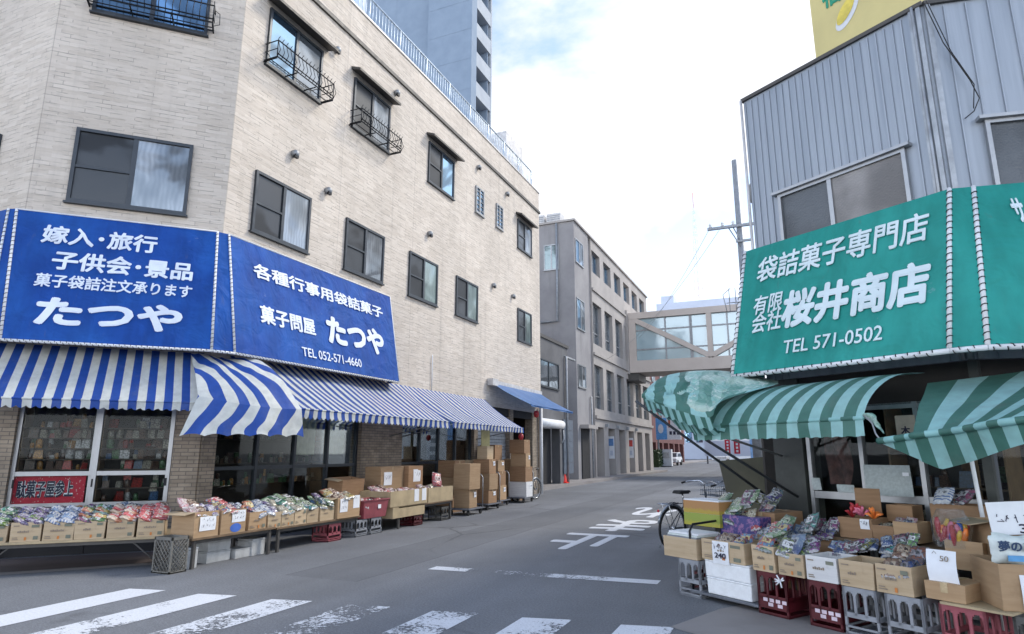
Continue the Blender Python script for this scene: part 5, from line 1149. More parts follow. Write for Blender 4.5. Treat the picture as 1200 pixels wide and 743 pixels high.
for i, w_ in enumerate(('first', 'second', 'third', 'fourth')):
    a = 7.72+i*.285
    carton(f'small tan carton in the street table row, {w_} from the building corner', FS, a, a+.27, .37, .60, 1.46, .36, 'tan', True, True, 0, None, 0, 'small tan cartons on the street table')
    fill(FS, a+.02, a+.25, .56, 1.46, .36, ks4[i], f'snack bag in the {w_} small tan carton of the street table row', 6, .05, .055)
carton('tan carton holding silvery green bags at the end of the row', FS, 8.9, 9.25, .37, .6, 1.46, .4, 'tan', True, True)
fill(FS, 8.92, 9.23, .57, 1.46, .4, ('clear', 'green', 'silver'), 'snack bag in the tan carton with silvery green bags', 9, .05, .06)
# green leafy bag heap behind the row
for i in range(12): bag(('green', 'clear', 'green', 'silver')[i % 4], FS.pt(8.0+.16*(i % 6)+rb_.uniform(-.03, .03), .62+.06*(i//6)+.05*((i % 6) > 2), .95-.12*(i//6)), (rb_.uniform(.2, .7), rb_.uniform(-.4, .4), FS.rz+rb_.uniform(-.5, .5)), f"{('green', 'clear', 'green', 'silver')[i % 4]} bag in the heap behind the tan carton row", 'bag heap behind the tan cartons', 1, 1.15)
carton('long kraft back carton under the green bag heap', FS, 7.95, 9.0, .37, .6, 1.06, .4, 'kraft', False, True)
carton('kraft carton with two white price cards left of the red basket', FS, 9.30, 9.92, .37, .72, 1.5, .45, 'kraft', False, True, 1, ('~\n~', -.42, -.08, .3, .95, 0, 'ink'))
m = MB(); m.bf(FS, 9.72, 9.9, .52, .74, 1.503, 1.507); oo = [o for o in COL.objects if o.get('label', '').startswith('kraft carton with two white price cards left')][0]; m.build('price_card', M['paper'], oo)
fill(FS, 9.33, 9.9, .66, 1.5, .45, ('brown', 'cream', 'yellow'), 'snack bag in the carton left of the red basket', 10, .05, .05)
# red basket on crates
def basket_box(label, fr, s0, s1, z0, z1, of, dep, mat):
    o = thing('plastic_basket', label, 'basket', tuple(fr.pt((s0+s1)/2, z0, of-dep/2)), fr.rz); w = (s1-s0)/2; d = dep/2; h = z1-z0
    m = MB(); q = .86
    lo = [(-w*q, -d*q, 0), (w*q, -d*q, 0), (w*q, d*q, 0), (-w*q, d*q, 0)]; hi = [(-w, -d, h), (w, -d, h), (w, d, h), (-w, d, h)]; li = [(x*.95, y*.93, .012) for x, y, _ in lo]; hi2 = [(x*.96, y*.94, h) for x, y, _ in hi]
    m.add(lo+hi+li+hi2, [(3, 2, 1, 0)]+[(i, (i+1) % 4, 4+(i+1) % 4, 4+i) for i in range(4)]+[(4+i, 4+(i+1) % 4, 12+(i+1) % 4, 12+i) for i in range(4)]+[(12+i, 12+(i+1) % 4, 8+(i+1) % 4, 8+i) for i in range(4)]+[(8, 9, 10, 11)]); m.build('basket_body', mat, o, world=False)
    m = MB(); m.tube([(-w-.008, -d-.008, h), (w+.008, -d-.008, h), (w+.008, d+.008, h), (-w-.008, d+.008, h)], .014, 6, closed=True); m.build('rim', mat, o, world=False)
    m = MB(); m.b(.05, .14, -d-.002, -d*.97, h*.5, h*.72); m.build('tag', M['paper'], o, world=False)
    return o
M['basket_red'] = plain('basket_red', (.26, .06, .075), .45)
basket_box('red plastic basket standing on a dark crate by the street tables', FS, 10.02, 10.82, .3, .62, 1.52, .45, M['basket_red'])
fill(FS, 10.1, 10.75, .5, 1.48, .36, ('pink', 'red', 'clear'), 'snack bag in the red plastic basket', 8, .05, .05)
# wooden trays
def tray(label, fr, s0, s1, z0, z1, of, dep, mat='plywood', cards=()):
    o = thing('wooden_tray', label, 'tray', tuple(fr.pt((s0+s1)/2, z0, of-dep/2)), fr.rz); x = (s1-s0)/2; y = dep/2; h = z1-z0; t_ = .012; m = MB()
    m.b(-x, x, -y, -y+t_, 0, h); m.b(-x, x, y-t_, y, 0, h); m.b(-x, -x+t_, -y+t_, y-t_, 0, h); m.b(x-t_, x, -y+t_, y-t_, 0, h); m.b(-x+t_, x-t_, -y+t_, y-t_, 0, .012); m.build('tray_body', M[mat], o, world=False)
    for (a, b, c, d) in cards: m = MB(); m.b(a*x, b*x, -y-.005, -y-.001, c*h, d*h); m.build('price_card', M['paper'], o, world=False)
tray('shallow wooden tray of pink packets with two price cards', FS, 10.9, 12.3, .44, .74, 1.5, .75, 'plywood', ((.25, .5, .2, 1.02), (.68, .92, .2, 1.02)))
fill(FS, 10.95, 12.25, .62, 1.46, .65, ('pink', 'red', 'pink', 'brown'), 'packet heaped in the wooden tray with price cards', 24, .06, .05)
tray('low tan tray under the wooden tray of pink packets', FS, 11.0, 12.2, .22, .43, 1.5, .45, 'plywood')
tray('long wooden tray at the far end of the display tables', FS, 12.35, 13.45, .43, .74, 1.5, .6, 'plywood')
fill(FS, 12.45, 13.3, .64, 1.45, .5, ('orange', 'pink', 'cream'), 'packet in the long far wooden tray', 12, .06, .05)
bag('red', FS.pt(12.95, .88, 1.35), (1.2, .2, FS.rz-.4), 'large red and white bag standing in the far wooden tray', None, 1, 1.45)
carton('tall kraft carton with two labels standing behind the wooden trays', FS, 11.5, 12.35, .43, 1.2, .85, .4, 'kraft', False, False, 0, ('~', -.4, -.05, .5, .85, 0, 'ink'))
carton('slim tall kraft carton beside the labelled one behind the trays', FS, 12.4, 13.0, .43, 1.2, .95, .4, 'brown', False, False, 0, ('~', -.2, .3, .55, .9, 0, 'ink'))
carton('brown carton tilted against the tall cartons behind the basket', FS, 10.3, 11.0, .43, 1.0, .75, .35, 'brown', False, True, 1, None, .12)
table('hidden low stand under the tall cartons', FS, 10.2, 13.2, .96, .6, .42, 'wood')
# ---- crates
def slat_crate(label, loc, rz, w, d, h, mat, group=None, emblem=None, style='bottle', name='bottle_crate'):
    o = thing(name, label, 'crate', loc, rz, group); x, y = w/2, d/2; m = MB(); t_ = .014
    for sx in (-1, 1):
        for sy in (-1, 1): m.b(sx*x-.02*(sx > 0)*1-.0, sx*x+.02*(sx < 0), sy*y-.02*(sy > 0), sy*y+.02*(sy < 0), 0, h)
    def side(A, B, n, horiz):      # one lattice wall between two corners
        A = Vector(A); B = Vector(B); L = (B-A).length; dd = (B-A).normalized(); nn_ = Vector((dd.y, -dd.x, 0)); Mx = Matrix.Identity(4)
        for i in range(3): Mx[i][0] = dd[i]; Mx[i][1] = -nn_[i]; Mx[i][2] = ZZ[i]
        Mx = Matrix.Translation(A) @ Mx
        def bx(a, b, c, e, th=t_): m.b(a, b, 0, th, c, e, 0, Mx)
        bx(0, L, h-.035, h); bx(0, L, 0, .03)
        if style == 'lattice':
            k = 5
            for i in range(-k, k):
                a0 = (i/k*L, 0); 
                for sg_ in (1, -1):
                    p = []
                    for tt in (0, 1):
                        p.append(Vector((i/k*L+tt*h*.9 if sg_ > 0 else L-(i/k*L+tt*h*.9), .007, h*tt)))
                    lo, hi = p
                    # clip to [0, L]
                    def cut(p_, q_):
                        xs = sorted((p_.x, q_.x)); 
                        if xs[1] <= 0 or xs[0] >= L: return None
                        f0 = 0; f1 = 1
                        for bound in (0, L):
                            if (p_.x-bound)*(q_.x-bound) < 0:
                                tq = (bound-p_.x)/(q_.x-p_.x)
                                if (p_.x < bound) == (bound == 0): f0 = max(f0, tq)
                                else: f1 = min(f1, tq)
                        return (lerp(p_, q_, f0), lerp(p_, q_, f1)) if f1 > f0 else None
                    c = cut(lo, hi) if lo.x < hi.x else cut(lo, hi)
                    if c: m.tube([c[0], c[1]], .006, 4, 0, Mx)
        else:
            zm = h*.42; zt_ = h-.035
            bx(0, L, zm-.02, zm+.02); bx(0, L, h*.16, h*.2)
            for i in range(n+1): a = lerp(.012, L-.012, i/n); bx(a-.011, a+.011, zm, zt_)
            for i in range(n):
                a = lerp(.012, L-.012, i/n); b = lerp(.012, L-.012, (i+1)/n); r = (b-a)/2-.011
                for q in range(6):   # arched heads
                    t0 = PI*q/6; t1 = PI*(q+1)/6; xx0 = (a+b)/2+r*math.cos(t0); xx1 = (a+b)/2+r*math.cos(t1)
                    zz = zt_-r+min(r*math.sin(t0), r*math.sin(t1)); bx(min(xx0, xx1), max(xx0, xx1), zz, zt_+.002, t_*.9)
            if emblem: m.b(0, L, 0, t_*1.0, h*.2, zm, 0, Mx)
    side((-x, -y, 0), (x, -y, 0), 3, 0); side((x, -y, 0), (x, y, 0), 4, 0); side((x, y, 0), (-x, y, 0), 3, 0); side((-x, y, 0), (-x, -y, 0), 4, 0)
    m.b(-x, x, -y, y, .004, .016)
    m.build('crate_body', mat, o, world=False)
    if emblem:
        m = MB()
        for q in range(4): m.b(-x*.62+q*.075*w/.36, -x*.62+q*.075*w/.36+.045, -y-.003, -y-.0005, h*.32, h*.40)
        for q in (0, 1): m.b(-x*.3+q*.1, -x*.3+q*.1+.05, -y-.003, -y-.0005, h*.22, h*.30)
        m.build('emblem', M['crate_white'], o, world=False)
    return o
M['crate_white'] = plain('crate_white', (.62, .52, .58), .6); M['crate_red'] = plain('crate_red', (.08, .006, .011), .45, 0, .2); M['crate_pink'] = plain('crate_pink', (.30, .075, .095), .5, 0, .15); M['crate_grey'] = plain('crate_grey', (.25, .265, .29), .5, 0, .15); M['crate_dark'] = plain('crate_dark', (.085, .085, .08), .6)
slat_crate('grey plastic lattice crate standing on edge beside the corner table', (-7.44, 6.16, 0), PI/2, .25, .32, .44, M['crate_lattice'] if 'crate_lattice' in M else plain('crate_lattice', (.15, .145, .13), .6), None, None, 'lattice', 'lattice_crate')
for i, (y, lab, mt) in enumerate(((9.35, 'faded red crate under the street table, left of the grey one', M['crate_pink']), (10.05, 'dark grey crate under the red basket, nearer one', M['crate_grey']), (10.5, 'dark grey crate under the red basket, farther one', M['crate_grey']), (13.15, 'grey crate tucked under the far end of the tray table', M['crate_dark']), (12.0, 'dark red crate under the low tan tray', M['crate_red']))):
    slat_crate(lab, (-7.5-.05*(i == 0), y, 0), PI/2, .36, .34, .29 if i not in (4,) else .2, mt)
M['foam_shaded'] = plain('foam_shaded', (.42, .43, .43), .85, 0, .15, 8, .15, 300)  # white foam darkened in the colour for the shade under the table
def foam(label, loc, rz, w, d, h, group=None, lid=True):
    fm = M['styrofoam'] if group else M['foam_shaded']
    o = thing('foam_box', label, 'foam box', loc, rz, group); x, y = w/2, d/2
    m = MB(); m.box((0, 0, h*.44), (w*.97, d*.97, h*.88), 0, None, None, 1.02); m.build('box_body', fm, o, world=False, bevel=.008)
    m = MB(); m.b(-x, x, -y, y, h*.885, h); m.build('lid', fm, o, world=False, bevel=.008)
    return o
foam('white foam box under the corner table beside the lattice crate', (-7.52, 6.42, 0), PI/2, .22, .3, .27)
foam('dimmed white foam box under the corner table, lower one of the pair', (-7.65, 7.0, 0), PI/2, .42, .3, .15); foam('dimmed white foam box under the corner table, upper one of the pair', (-7.65, 7.0, .152), PI/2, .40, .3, .14)
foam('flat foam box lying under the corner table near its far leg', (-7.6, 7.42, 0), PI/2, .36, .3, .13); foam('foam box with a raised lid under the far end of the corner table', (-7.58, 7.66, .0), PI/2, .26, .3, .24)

# ---- hand carts loaded with cartons further along
def cart(label, loc, rz, w, d, h=.16, hh=.95, group='hand carts with cartons'):
    o = thing('hand_cart', label, 'hand cart', loc, rz, group); x, y = w/2, d/2
    m = MB(); m.b(-x, x, -y, y, h-.03, h); m.build('platform', M['cart_deck'], o, world=False, bevel=.006)
    for sx in (-1, 1):
        for sy in (-1, 1): m = MB(); m.lathe([(.02, -.018), (.06, -.018), (.065, -.01), (.065, .01), (.06, .018), (.02, .018)], 14, 0, Matrix.Translation((sx*(x-.09), sy*(y-.07), .065)) @ Matrix.Rotation(PI/2, 4, 'X')); m.b(sx*(x-.09)-.02, sx*(x-.09)+.02, sy*(y-.07)-.03, sy*(y-.07)+.03, .1, h-.03); m.build('wheel', M['rubber'], o, world=False)
    m = MB(); m.tube([(x-.03, -y+.04, h), (x-.02, -y+.04, hh-.08), (x-.02, -y+.1, hh), (x-.02, y-.1, hh), (x-.02, y-.04, hh-.08), (x-.03, y-.04, h)], .014, 8); m.build('handle', M['alu'], o, world=False)
M['cart_deck'] = plain('cart_deck', (.12, .13, .15), .5)
rc = random.Random(9)
CARTS = [(14.55, -7.52, 'nearest hand cart with two stacked kraft cartons', [('kraft', .46, .42, .44), ('kraft', .5, .46, .62)]),
         (16.1, -7.75, 'second hand cart with a tall untidy stack of cartons', [('brown', .5, .5, .35), ('kraft', .5, .5, .42), ('brown', .48, .46, .38), ('tan', .4, .3, .35)]),
         (17.3, -8.0, 'third hand cart half hidden by its carton stack', [('kraft', .5, .5, .4), ('brown', .45, .5, .4), ('kraft', .5, .4, .3)]),
         (18.75, -7.8, 'farthest hand cart with the tallest carton stack', [('white', .55, .6, .45), ('brown', .5, .55, .45), ('kraft', .45, .5, .4), ('brown', .5, .5, .42)])]
for y, x, lab, st in CARTS:
    cart(lab, (x, y, 0), PI/2, .85, .6)
    z = .165
    for k, (mt, w, d, h) in enumerate(st):
        carton(f'{mt} carton on the {lab.split(" hand")[0]} hand cart, {("bottom of", "second in", "third in", "top of")[k if k < len(st)-1 else 3]} its stack', Fr((x+d/2, y, 0), (0, 1, 0), (1, 0, 0)), -w/2+rc.uniform(-.03, .03), w/2+rc.uniform(-.03, .03), z, z+h-.003, rc.uniform(-.02, .02), d, mt, False, False, 0, ('~', .05, .35, .55, .85, 0, 'ink') if k % 2 == 0 else None, 0, 'cartons stacked on the hand carts', rot=rc.uniform(-.06, .06)); z += h
for i, (y, x, st) in enumerate(((15.1, -8.25, ('brown', 'kraft', 'brown')), (17.9, -8.4, ('brown', 'kraft', 'brown', 'brown')), (19.35, -8.3, ('brown', 'kraft', 'kraft')), (16.2, -8.35, ('kraft', 'brown', 'tan')))):
    z = 0
    for k, mt in enumerate(st): carton(f'{mt} carton in the {("nearest", "tallest", "farthest", "middle")[i]} floor stack against the shopfront, {("lowest", "second", "third", "topmost")[k]}', Fr((x+.25, y, 0), (0, 1, 0), (1, 0, 0)), -.27, .27, z, z+.427, rc.uniform(-.03, .03), .5, mt, False, False, 0, None, 0, 'cartons stacked on the floor by the shopfront', rot=rc.uniform(-.08, .08)); z += .43
# yellow sign card on top of the second stack
m = MB(); m.b(-.16, .16, -.01, .01, 0, .45); o = m.build('sign_card', plain('card_yellow', (.5, .45, .22), .7), None, world=False); o.location = (-7.75, 16.1, 1.665); o.rotation_euler = (0, 0, R(70)); tag(o, 'pale yellow card standing on top of the second hand cart stack', 'card')
# red lanterns under the awnings, cone
for i, (p, s_, lab) in enumerate(((FS.pt(17.7, 2.05, 1.45), .08, 'small red tassel at the awning corner above the carton stacks'), (FS.pt(20.4, 2.9, .9), .1, 'small red lantern hanging under the plain blue awning'))):
    m = MB(); m.lathe([(.02, 0), (.8, -.3), (1.0, -1.2), (.75, -2.2), (.1, -2.5)], 10, 0, Matrix.Translation(p) @ Matrix.Scale(s_, 4)); m.tube([p, p+ZZ*.12], .006, 4); tag(m.build('red_lantern', M['red_plastic']), lab, 'lantern')
cn = thing('traffic_cone', 'bright red traffic cone on the pavement by the grey panel', 'traffic cone', (-9.75, 28.6, .12))
m = MB(); m.lathe([(.16, .02), (.15, .06), (.03, .72), (.02, .74)], 20); m.build('cone_body', M['cone'], cn, world=False); m = MB(); m.b(-.2, .2, -.2, .2, 0, .03); m.build('base', M['cone'], cn, world=False)

# ================================================================== BICYCLES
M['bike_frame'] = plain('bike_frame', (.06, .07, .085), .35, .5); M['chrome'] = plain('chrome', (.6, .62, .65), .25, .9, .05); M['bike_silver'] = plain('bike_silver', (.4, .43, .46), .3, .7)
def bicycle(label, loc, rz, mat, lean=.06, basket=True):
    o = thing('bicycle', label, 'bicycle', loc, rz, None, (lean, 0)); r = .32; xr, xf = -.52, .56
    for x, nm_ in ((xr, 'rear'), (xf, 'front')):
        m = MB(); m.tube([(x+r*math.cos(a*PI/14), 0, r+.005+r*math.sin(a*PI/14)) for a in range(28)], .019, 8, closed=True); w = m.build('wheel', M['rubber'], o, world=False)
        m = MB(); m.tube([(x+(r-.025)*math.cos(a*PI/14), 0, r+.005+(r-.025)*math.sin(a*PI/14)) for a in range(28)], .009, 6, closed=True); m.build('rim', M['chrome'], w, world=False)
        m = MB()
        for k in range(16): a = 2*PI*k/16; m.tube([(x, .03*(-1)**k, r), (x+(r-.03)*math.cos(a), 0, r+(r-.03)*math.sin(a))], .0022, 3)
        m.tube([(x, -.05, r), (x, .05, r)], .02, 8); m.build('spokes', M['chrome'], w, world=False)
        m = MB(); a0, a1 = (R(-5), R(165)) if x < 0 else (R(20), R(150))
        m.tube([(x+(r+.04)*math.cos(lerp(a0, a1, k/12)), 0, r+(r+.04)*math.sin(lerp(a0, a1, k/12))) for k in range(13)], .022, 5); m.build('mudguard', M['bike_silver'], o, world=False)
    m = MB(); bb = (-.08, 0, .3); st_ = (-.25, 0, .78); hd_ = (.4, 0, .72); hd2 = (.36, 0, .85)
    for a, b in ((bb, (-.23, 0, .70)), (bb, hd_), ((-.2, 0, .55), hd_), (hd2, (.42, 0, .64))): m.tube([a, b], .017, 8)
    for y in (-.05, .05): m.tube([(xr, y, r), bb], .009, 6); m.tube([(xr, y, r), (-.22, 0, .66)], .008, 6); m.tube([(.42, y*.9, .64), (xf, y, r)], .011, 6)
    m.build('frame', mat, o, world=False)
    m = MB(); m.tube([(-.23, 0, .7), (-.26, 0, .84)], .013, 8); m.build('seat_post', M['chrome'], o, world=False)
    m = MB(); m.box((-.3, 0, .87), (.26, .17, .05), 0, None, None, .8); m.box((-.14, 0, .872), (.16, .06, .035), 0, None, None, .8); m.build('saddle', M['rubber'], o, world=False, bevel=.012)
    m = MB(); m.tube([hd2, (.34, 0, .98), (.38, -.12, 1.02), (.3, -.27, 1.0), (.16, -.29, .98)], .011, 7); m.tube([(.34, 0, .98), (.38, .12, 1.02), (.3, .27, 1.0), (.16, .29, .98)], .011, 7); h_ = m.build('handlebar', M['chrome'], o, world=False)
    for y in (-.29, .29): m = MB(); m.tube([(.24, y, .99), (.12, y, .975)], .016, 8); m.build('grip', M['rubber'], h_, world=False)
    m = MB(); zt_ = .70
    for y in (-.07, 0, .07): m.tube([(-.82, y, zt_), (-.36, y, zt_)], .007, 5)
    m.tube([(-.82, -.07, zt_), (-.82, .07, zt_)], .007, 5)
    for y in (-.07, .07): m.tube([(-.7, y, zt_), (xr, y*.8, r)], .006, 5)
    m.build('carrier', M['chrome'], o, world=False)
    m = MB(); m.lathe([(.09, -.005), (.095, 0), (.09, .005)], 18, 0, Matrix.Translation((-.08, -.06, .3)) @ Matrix.Rotation(PI/2, 4, 'X')); m.tube([(-.08, -.07, .3), (-.08, .07, .3)], .012, 5); m.tube([(-.08, -.06, .3), (-.02, -.07, .15)], .009, 5); m.b(-.06, .02, -.13, -.06, .135, .155); m.tube([(-.08, .06, .3), (-.14, .07, .45)], .009, 5); m.b(-.18, -.1, .06, .13, .44, .46); m.build('crank', M['grey_metal'], o, world=False)
    if basket:
        m = MB()
        for z in (.78, .86, .94, 1.0): m.tube([(.46, -.17, z), (.78, -.15, z), (.78, .15, z), (.46, .17, z)], .005, 4, closed=True)
        for k in range(9): y = -.15+.0375*k; m.tube([(.78, y*.95, .78), (.78, y, 1.0)], .0035, 4); m.tube([(.46, y, .78), (.46, y, 1.0)], .0035, 4); m.tube([(.46, y, .78), (.78, y, .78)], .0035, 4)
        for k in range(6): x = .48+.058*k; m.tube([(x, -.165, .78), (x, -.165, 1.0)], .0035, 4); m.tube([(x, .165, .78), (x, .165, 1.0)], .0035, 4)
        m.build('front_basket', M['bike_silver'], o, world=False)
    m = MB(); m.lathe([(.0, 0), (.022, .005), (.022, .02), (.0, .025)], 8, 0, Matrix.Translation((-.86, 0, .6)) @ Matrix.Rotation(-PI/2, 4, 'Y')); m.build('reflector', M['red_plastic'], o, world=False)
    m = MB(); m.tube([(xr, .06, r), (xr-.12, .16, .0)], .008, 5); m.build('kickstand', M['grey_metal'], o, world=False)
    return o
bicycle('dark city bicycle parked beside the yellow boxes at the right', (-1.62, 11.2, 0), R(62), M['bike_frame'])
bicycle('silver bicycle with front basket behind the dark one', (-.95, 12.4, 0), R(75), M['bike_silver'], -.05)
bicycle('bicycle with only its front wheel showing past the farthest carton stack', (-7.95, 19.5, 0), R(78), M['bike_frame'], .05, False)
bicycle('bicycle standing between the second and third carton stacks', (-8.15, 17.0, 0), R(100), M['bike_frame'], .05, False)
# ================================================================== RIGHT SHOP: STALL IN FRONT OF THE CUT CORNER
OF = 1.3
def s_at(u, v, off): return FR.px(u, v, off)[0]
rzR = FR.rz
def crate_at(label, s0, s1, mat, emblem=None, h=.385, of=OF, group=None, d=.42):
    return slat_crate(label, tuple(FR.pt((s0+s1)/2, 0, of-d/2)), rzR, s1-s0, d, h, mat, group, emblem)
crate_at('dark red bottle crate with white marks beside the foam boxes', -4.2, -3.88, M['crate_red'], True)
crate_at('dark red bottle crate with white marks under the white carton', -3.67, -3.37, M['crate_red'], True)
crate_at('grey bottle crate with arched slots next to the red crate', -3.345, -3.055, M['crate_grey'])
crate_at('grey bottle crate with arched slots next to the pink crate', -2.99, -2.70, M['crate_grey'])
crate_at('faded pink bottle crate under the plywood plank', -2.59, -2.28, M['crate_pink'])
crate_at('dark grey bottle crate under the wide carton at the street end', -5.20, -4.90, M['crate_grey'], None, .37)
slat_crate('dark red bottle crate behind the street end grey crate', tuple(FR.pt(-5.2, 0, .72)), rzR, .34, .4, .37, M['crate_red'])
m = MB(); m.bf(FR, -2.56, -2.1, .388, .404, .7, 1.34); tag(m.build('plywood_plank', M['plywood']), 'thin plywood plank lying across the pink crate', 'plank')
crate_at('bottle crate hidden in shade under the big right carton', -2.12, -1.75, M['crate_dark'], None, .385)
# front row cartons
fr_c = [(-4.23, -3.985, .386, .62, 'tan', 'tan carton at the left of the crate row, beside the note', ('green', 'mixed'), 6),
        (-3.95, -3.69, .386, .585, 'tan', 'tan carton with a silver blue bag bursting out of its top', ('silver', 'blue'), 0),
        (-3.665, -3.375, .387, .595, 'white', 'white printed carton in the crate row with an empty inside', (), 0),
        (-3.35, -3.065, .388, .60, 'tan', 'tan printed carton in the crate row right of the white one', (), 0),
        (-3.045, -2.76, .388, .61, 'tan', 'tan printed carton left of the blank paper card', ('brown', 'dark'), 6)]
for s0, s1, z0, z1, mt, lab, ks, n in fr_c:
    carton(lab, FR, s0, s1, z0, z1, OF, .36, mt, True, True, 0)
    if n: fill(FR, s0+.04, s1-.03, z1-.06, OF, .36, ks, ('bag in the leftmost tan carton of the crate row' if s0 < -4 else 'bag in the tan carton left of the paper card'), n, .03, .05, 0)
for k in range(4): bag(('silver', 'blue', 'clear', 'silver')[k], FR.pt(-3.88+.045*k, .62+.03*(k % 2), OF-.08-.05*k), (rb_.uniform(.5, 1.0), rb_.uniform(-.3, .3), rzR+rb_.uniform(-.3, .3)), ('silver bag hanging over the carton front', 'blue bag in the bursting silver heap', 'clear bag in the bursting silver heap', 'silver bag behind the blue one in the bursting heap')[k], None, 1, 1.0)
m = MB()
for k in range(7): a_ = rb_.uniform(0, 6.28); m.tube([FR.pt(-3.93, .33, OF+.02), FR.pt(-3.93+.05*math.cos(a_), .33+.06*math.sin(a_), OF+.03)], .007, 4)
tag(m.build('plastic_ribbon', M['paper']), 'white plastic ribbon tied in a bow on the red crate', 'ribbon')
carton('low kraft carton on the plywood plank under a blank paper card', FR, -2.67, -2.40, .406, .535, OF, .36, 'kraft', False, False)
pc = thing('price_card', 'tall white paper card with a faint 50 standing on the low kraft carton', 'price card', tuple(FR.pt(-2.54, .535, OF-.03)), rzR)
m = MB(); m.sheet(lambda u, v: Vector((lerp(-.105, .105, u)+.0-.02*v, .05*v-.02*math.sin(PI*v)+.01*math.sin(3*u), .225*v)), 8, 10, 1, 1); m.build('paper_sheet', M['paper'], pc, world=False)
m = MB(); P_ = Panel((-.09, -.012, .0), (.09, -.012, .0), (-.11, .044, .225)); P_.text(m, '50', .07, .13, .15, .19, 0, .012); m.tube([P_.pt(.015, .2, .012), P_.pt(.03, .22, .012), P_.pt(.045, .2, .012)], .002, 4); m.build('handwriting', M['print_grey'], pc, world=False)
# tilted carton with the bag of toys
carton('kraft carton tilted back behind the paper card', FR, *[FR.px(u, 655, .85)[0] for u in (1108, 1152)], FR.px(1130, 671, .85)[1], FR.px(1130, 640, .85)[1]+.02, .85, .3, 'kraft', False, True, 0, None, -.12)
ty = thing('toy_bag', 'tall clear plastic bag full of red and blue plastic toys', 'bag', tuple(FR.P(1118, 641, .78)), rzR)
m = MB()
def tb(u, v):
    a = 2*PI*u; r = .125*(1+.18*noise.noise((math.cos(a)*1.5, math.sin(a)*1.5, v*4)))*(1-.35*max(0, v-.7)/.3)
    return Vector((r*math.cos(a)*1.15, r*math.sin(a)*.7, .30*v))
m.sheet(tb, 24, 16, 1, 1); t = NT('clear_film'); gl = t.n('ShaderNodeBsdfGlossy', {'Roughness': .12, 'Color': (.9, .92, .95, 1)}); tr = t.n('ShaderNodeBsdfTransparent', {'Color': (.9, .92, .93, 1)}); nb = t.n('ShaderNodeBump', {'Height': t.noise(t.tc['Object'], 30, 4, .6, 1), 'Strength': .9, 'Distance': .02}); t.set(gl.inputs['Normal'], nb.outputs[0])
mm = t.n('ShaderNodeMixShader', {0: t.math('ADD', t.math('MULTIPLY', t.n('ShaderNodeLayerWeight', {0: .25}).outputs[1], .5), .05), 1: tr.outputs[0], 2: gl.outputs[0]}); t.t.links.new(mm.outputs[0], t.o.inputs[0]); M['clear_film'] = t.m
m.build('film', M['clear_film'], ty, world=False)
rt = random.Random(4)
tcol = {'red': M['red_plastic'], 'blue': plain('toy_blue', (.03, .12, .5), .35), 'yellow': plain('toy_yellow', (.7, .45, .05), .35), 'pink': plain('toy_pink', (.7, .2, .3), .35), 'orange': plain('toy_orange', (.75, .2, .04), .35)}
for k in range(34):
    c = ('red', 'red', 'pink', 'orange', 'blue', 'yellow')[k % 6]; m = MB(); L = rt.uniform(.09, .17); a = rt.uniform(0, 6.28); r_ = rt.uniform(.02, .1); b0 = Vector((r_*math.cos(a)*1.1, r_*math.sin(a)*.6, rt.uniform(.0, .08))); d_ = Vector((rt.uniform(-.4, .4), rt.uniform(-.3, .3), 1)).normalized()
    m.tube([b0, b0+d_*L*.3, b0+d_*L*.75, b0+d_*L], [.009, .02, .023, .012], 7); m.build('toy', tcol[c], ty, world=False)
# big carton with white lettered bags at the right edge
FBx = Fr(F2.o, E2, F2.n)
cP = Vector((1.28, 5.78, 0)); s0 = (cP-F2.o).dot(E2); of2 = (cP-F2.o).dot(F2.n)
carton('big kraft carton holding white lettered bags at the right edge', F2, s0, s0+.56, .406, .72, of2, .45, 'kraft', False, True, 0, ('夢の\n~', .02-.3, .42, .05, .78, 0, 'ink'))
for k in range(3):
    lb = thing('lettered_bag', ('white plump bag lettered 夢のある at the front of the big carton', 'white plump bag behind the lettered one in the big carton', 'white plump bag at the right side of the big carton')[k], 'bag', tuple(F2.pt(s0+.17+.2*(k == 2)+.05*(k == 1)+.02, .70, of2-.1-.14*(k == 1))), F2.rz, 'white bags in the big carton')
    m = MB(); W2, H2 = (.36, .2) if k == 0 else (.3, .2)
    def pb(sg_):
        def g(u, v):
            x = (u-.5)*W2; z = v*H2; e = max(0, 1-abs(2*u-1)**4)**.5*max(0, 1-abs(2*v-1)**4)**.5
            return Vector((x+.01*noise.noise((u*5, v*5, k)), -sg_*.05*e*(1+.3*noise.noise((u*4, v*4, k+sg_))), z+.012*math.sin(7*u+k)))
        return g
    m.sheet(pb(1), 16, 10, 1, 1); m.sheet(lambda u, v: pb(-1)(1-u, v), 16, 10, 1, 1); mt = M['bag_plain'] = M.get('bag_plain') or plain('bag_plain', (.62, .68, .66), .35, 0, .1, 12, .4, 25); m.build('bag_body', mt, lb, world=False)
    if k == 0:
        m = MB(); P_ = Panel((-.16, -.066, .03), (.16, -.066, .03), (-.16, -.066, .19)); P_.text(m, '夢のある', .01, .31, .07, .145, .03, 0); m.build('lettering', plain('ink_navy', (.02, .05, .12), .6), lb, world=False)
        m = MB(); m.b(-.1, -.0, -.068, -.063, .035, .075); m.build('printed_label', M['crate_blue'] if 'crate_blue' in M else plain('label_blue', (.1, .32, .6), .5), lb, world=False)
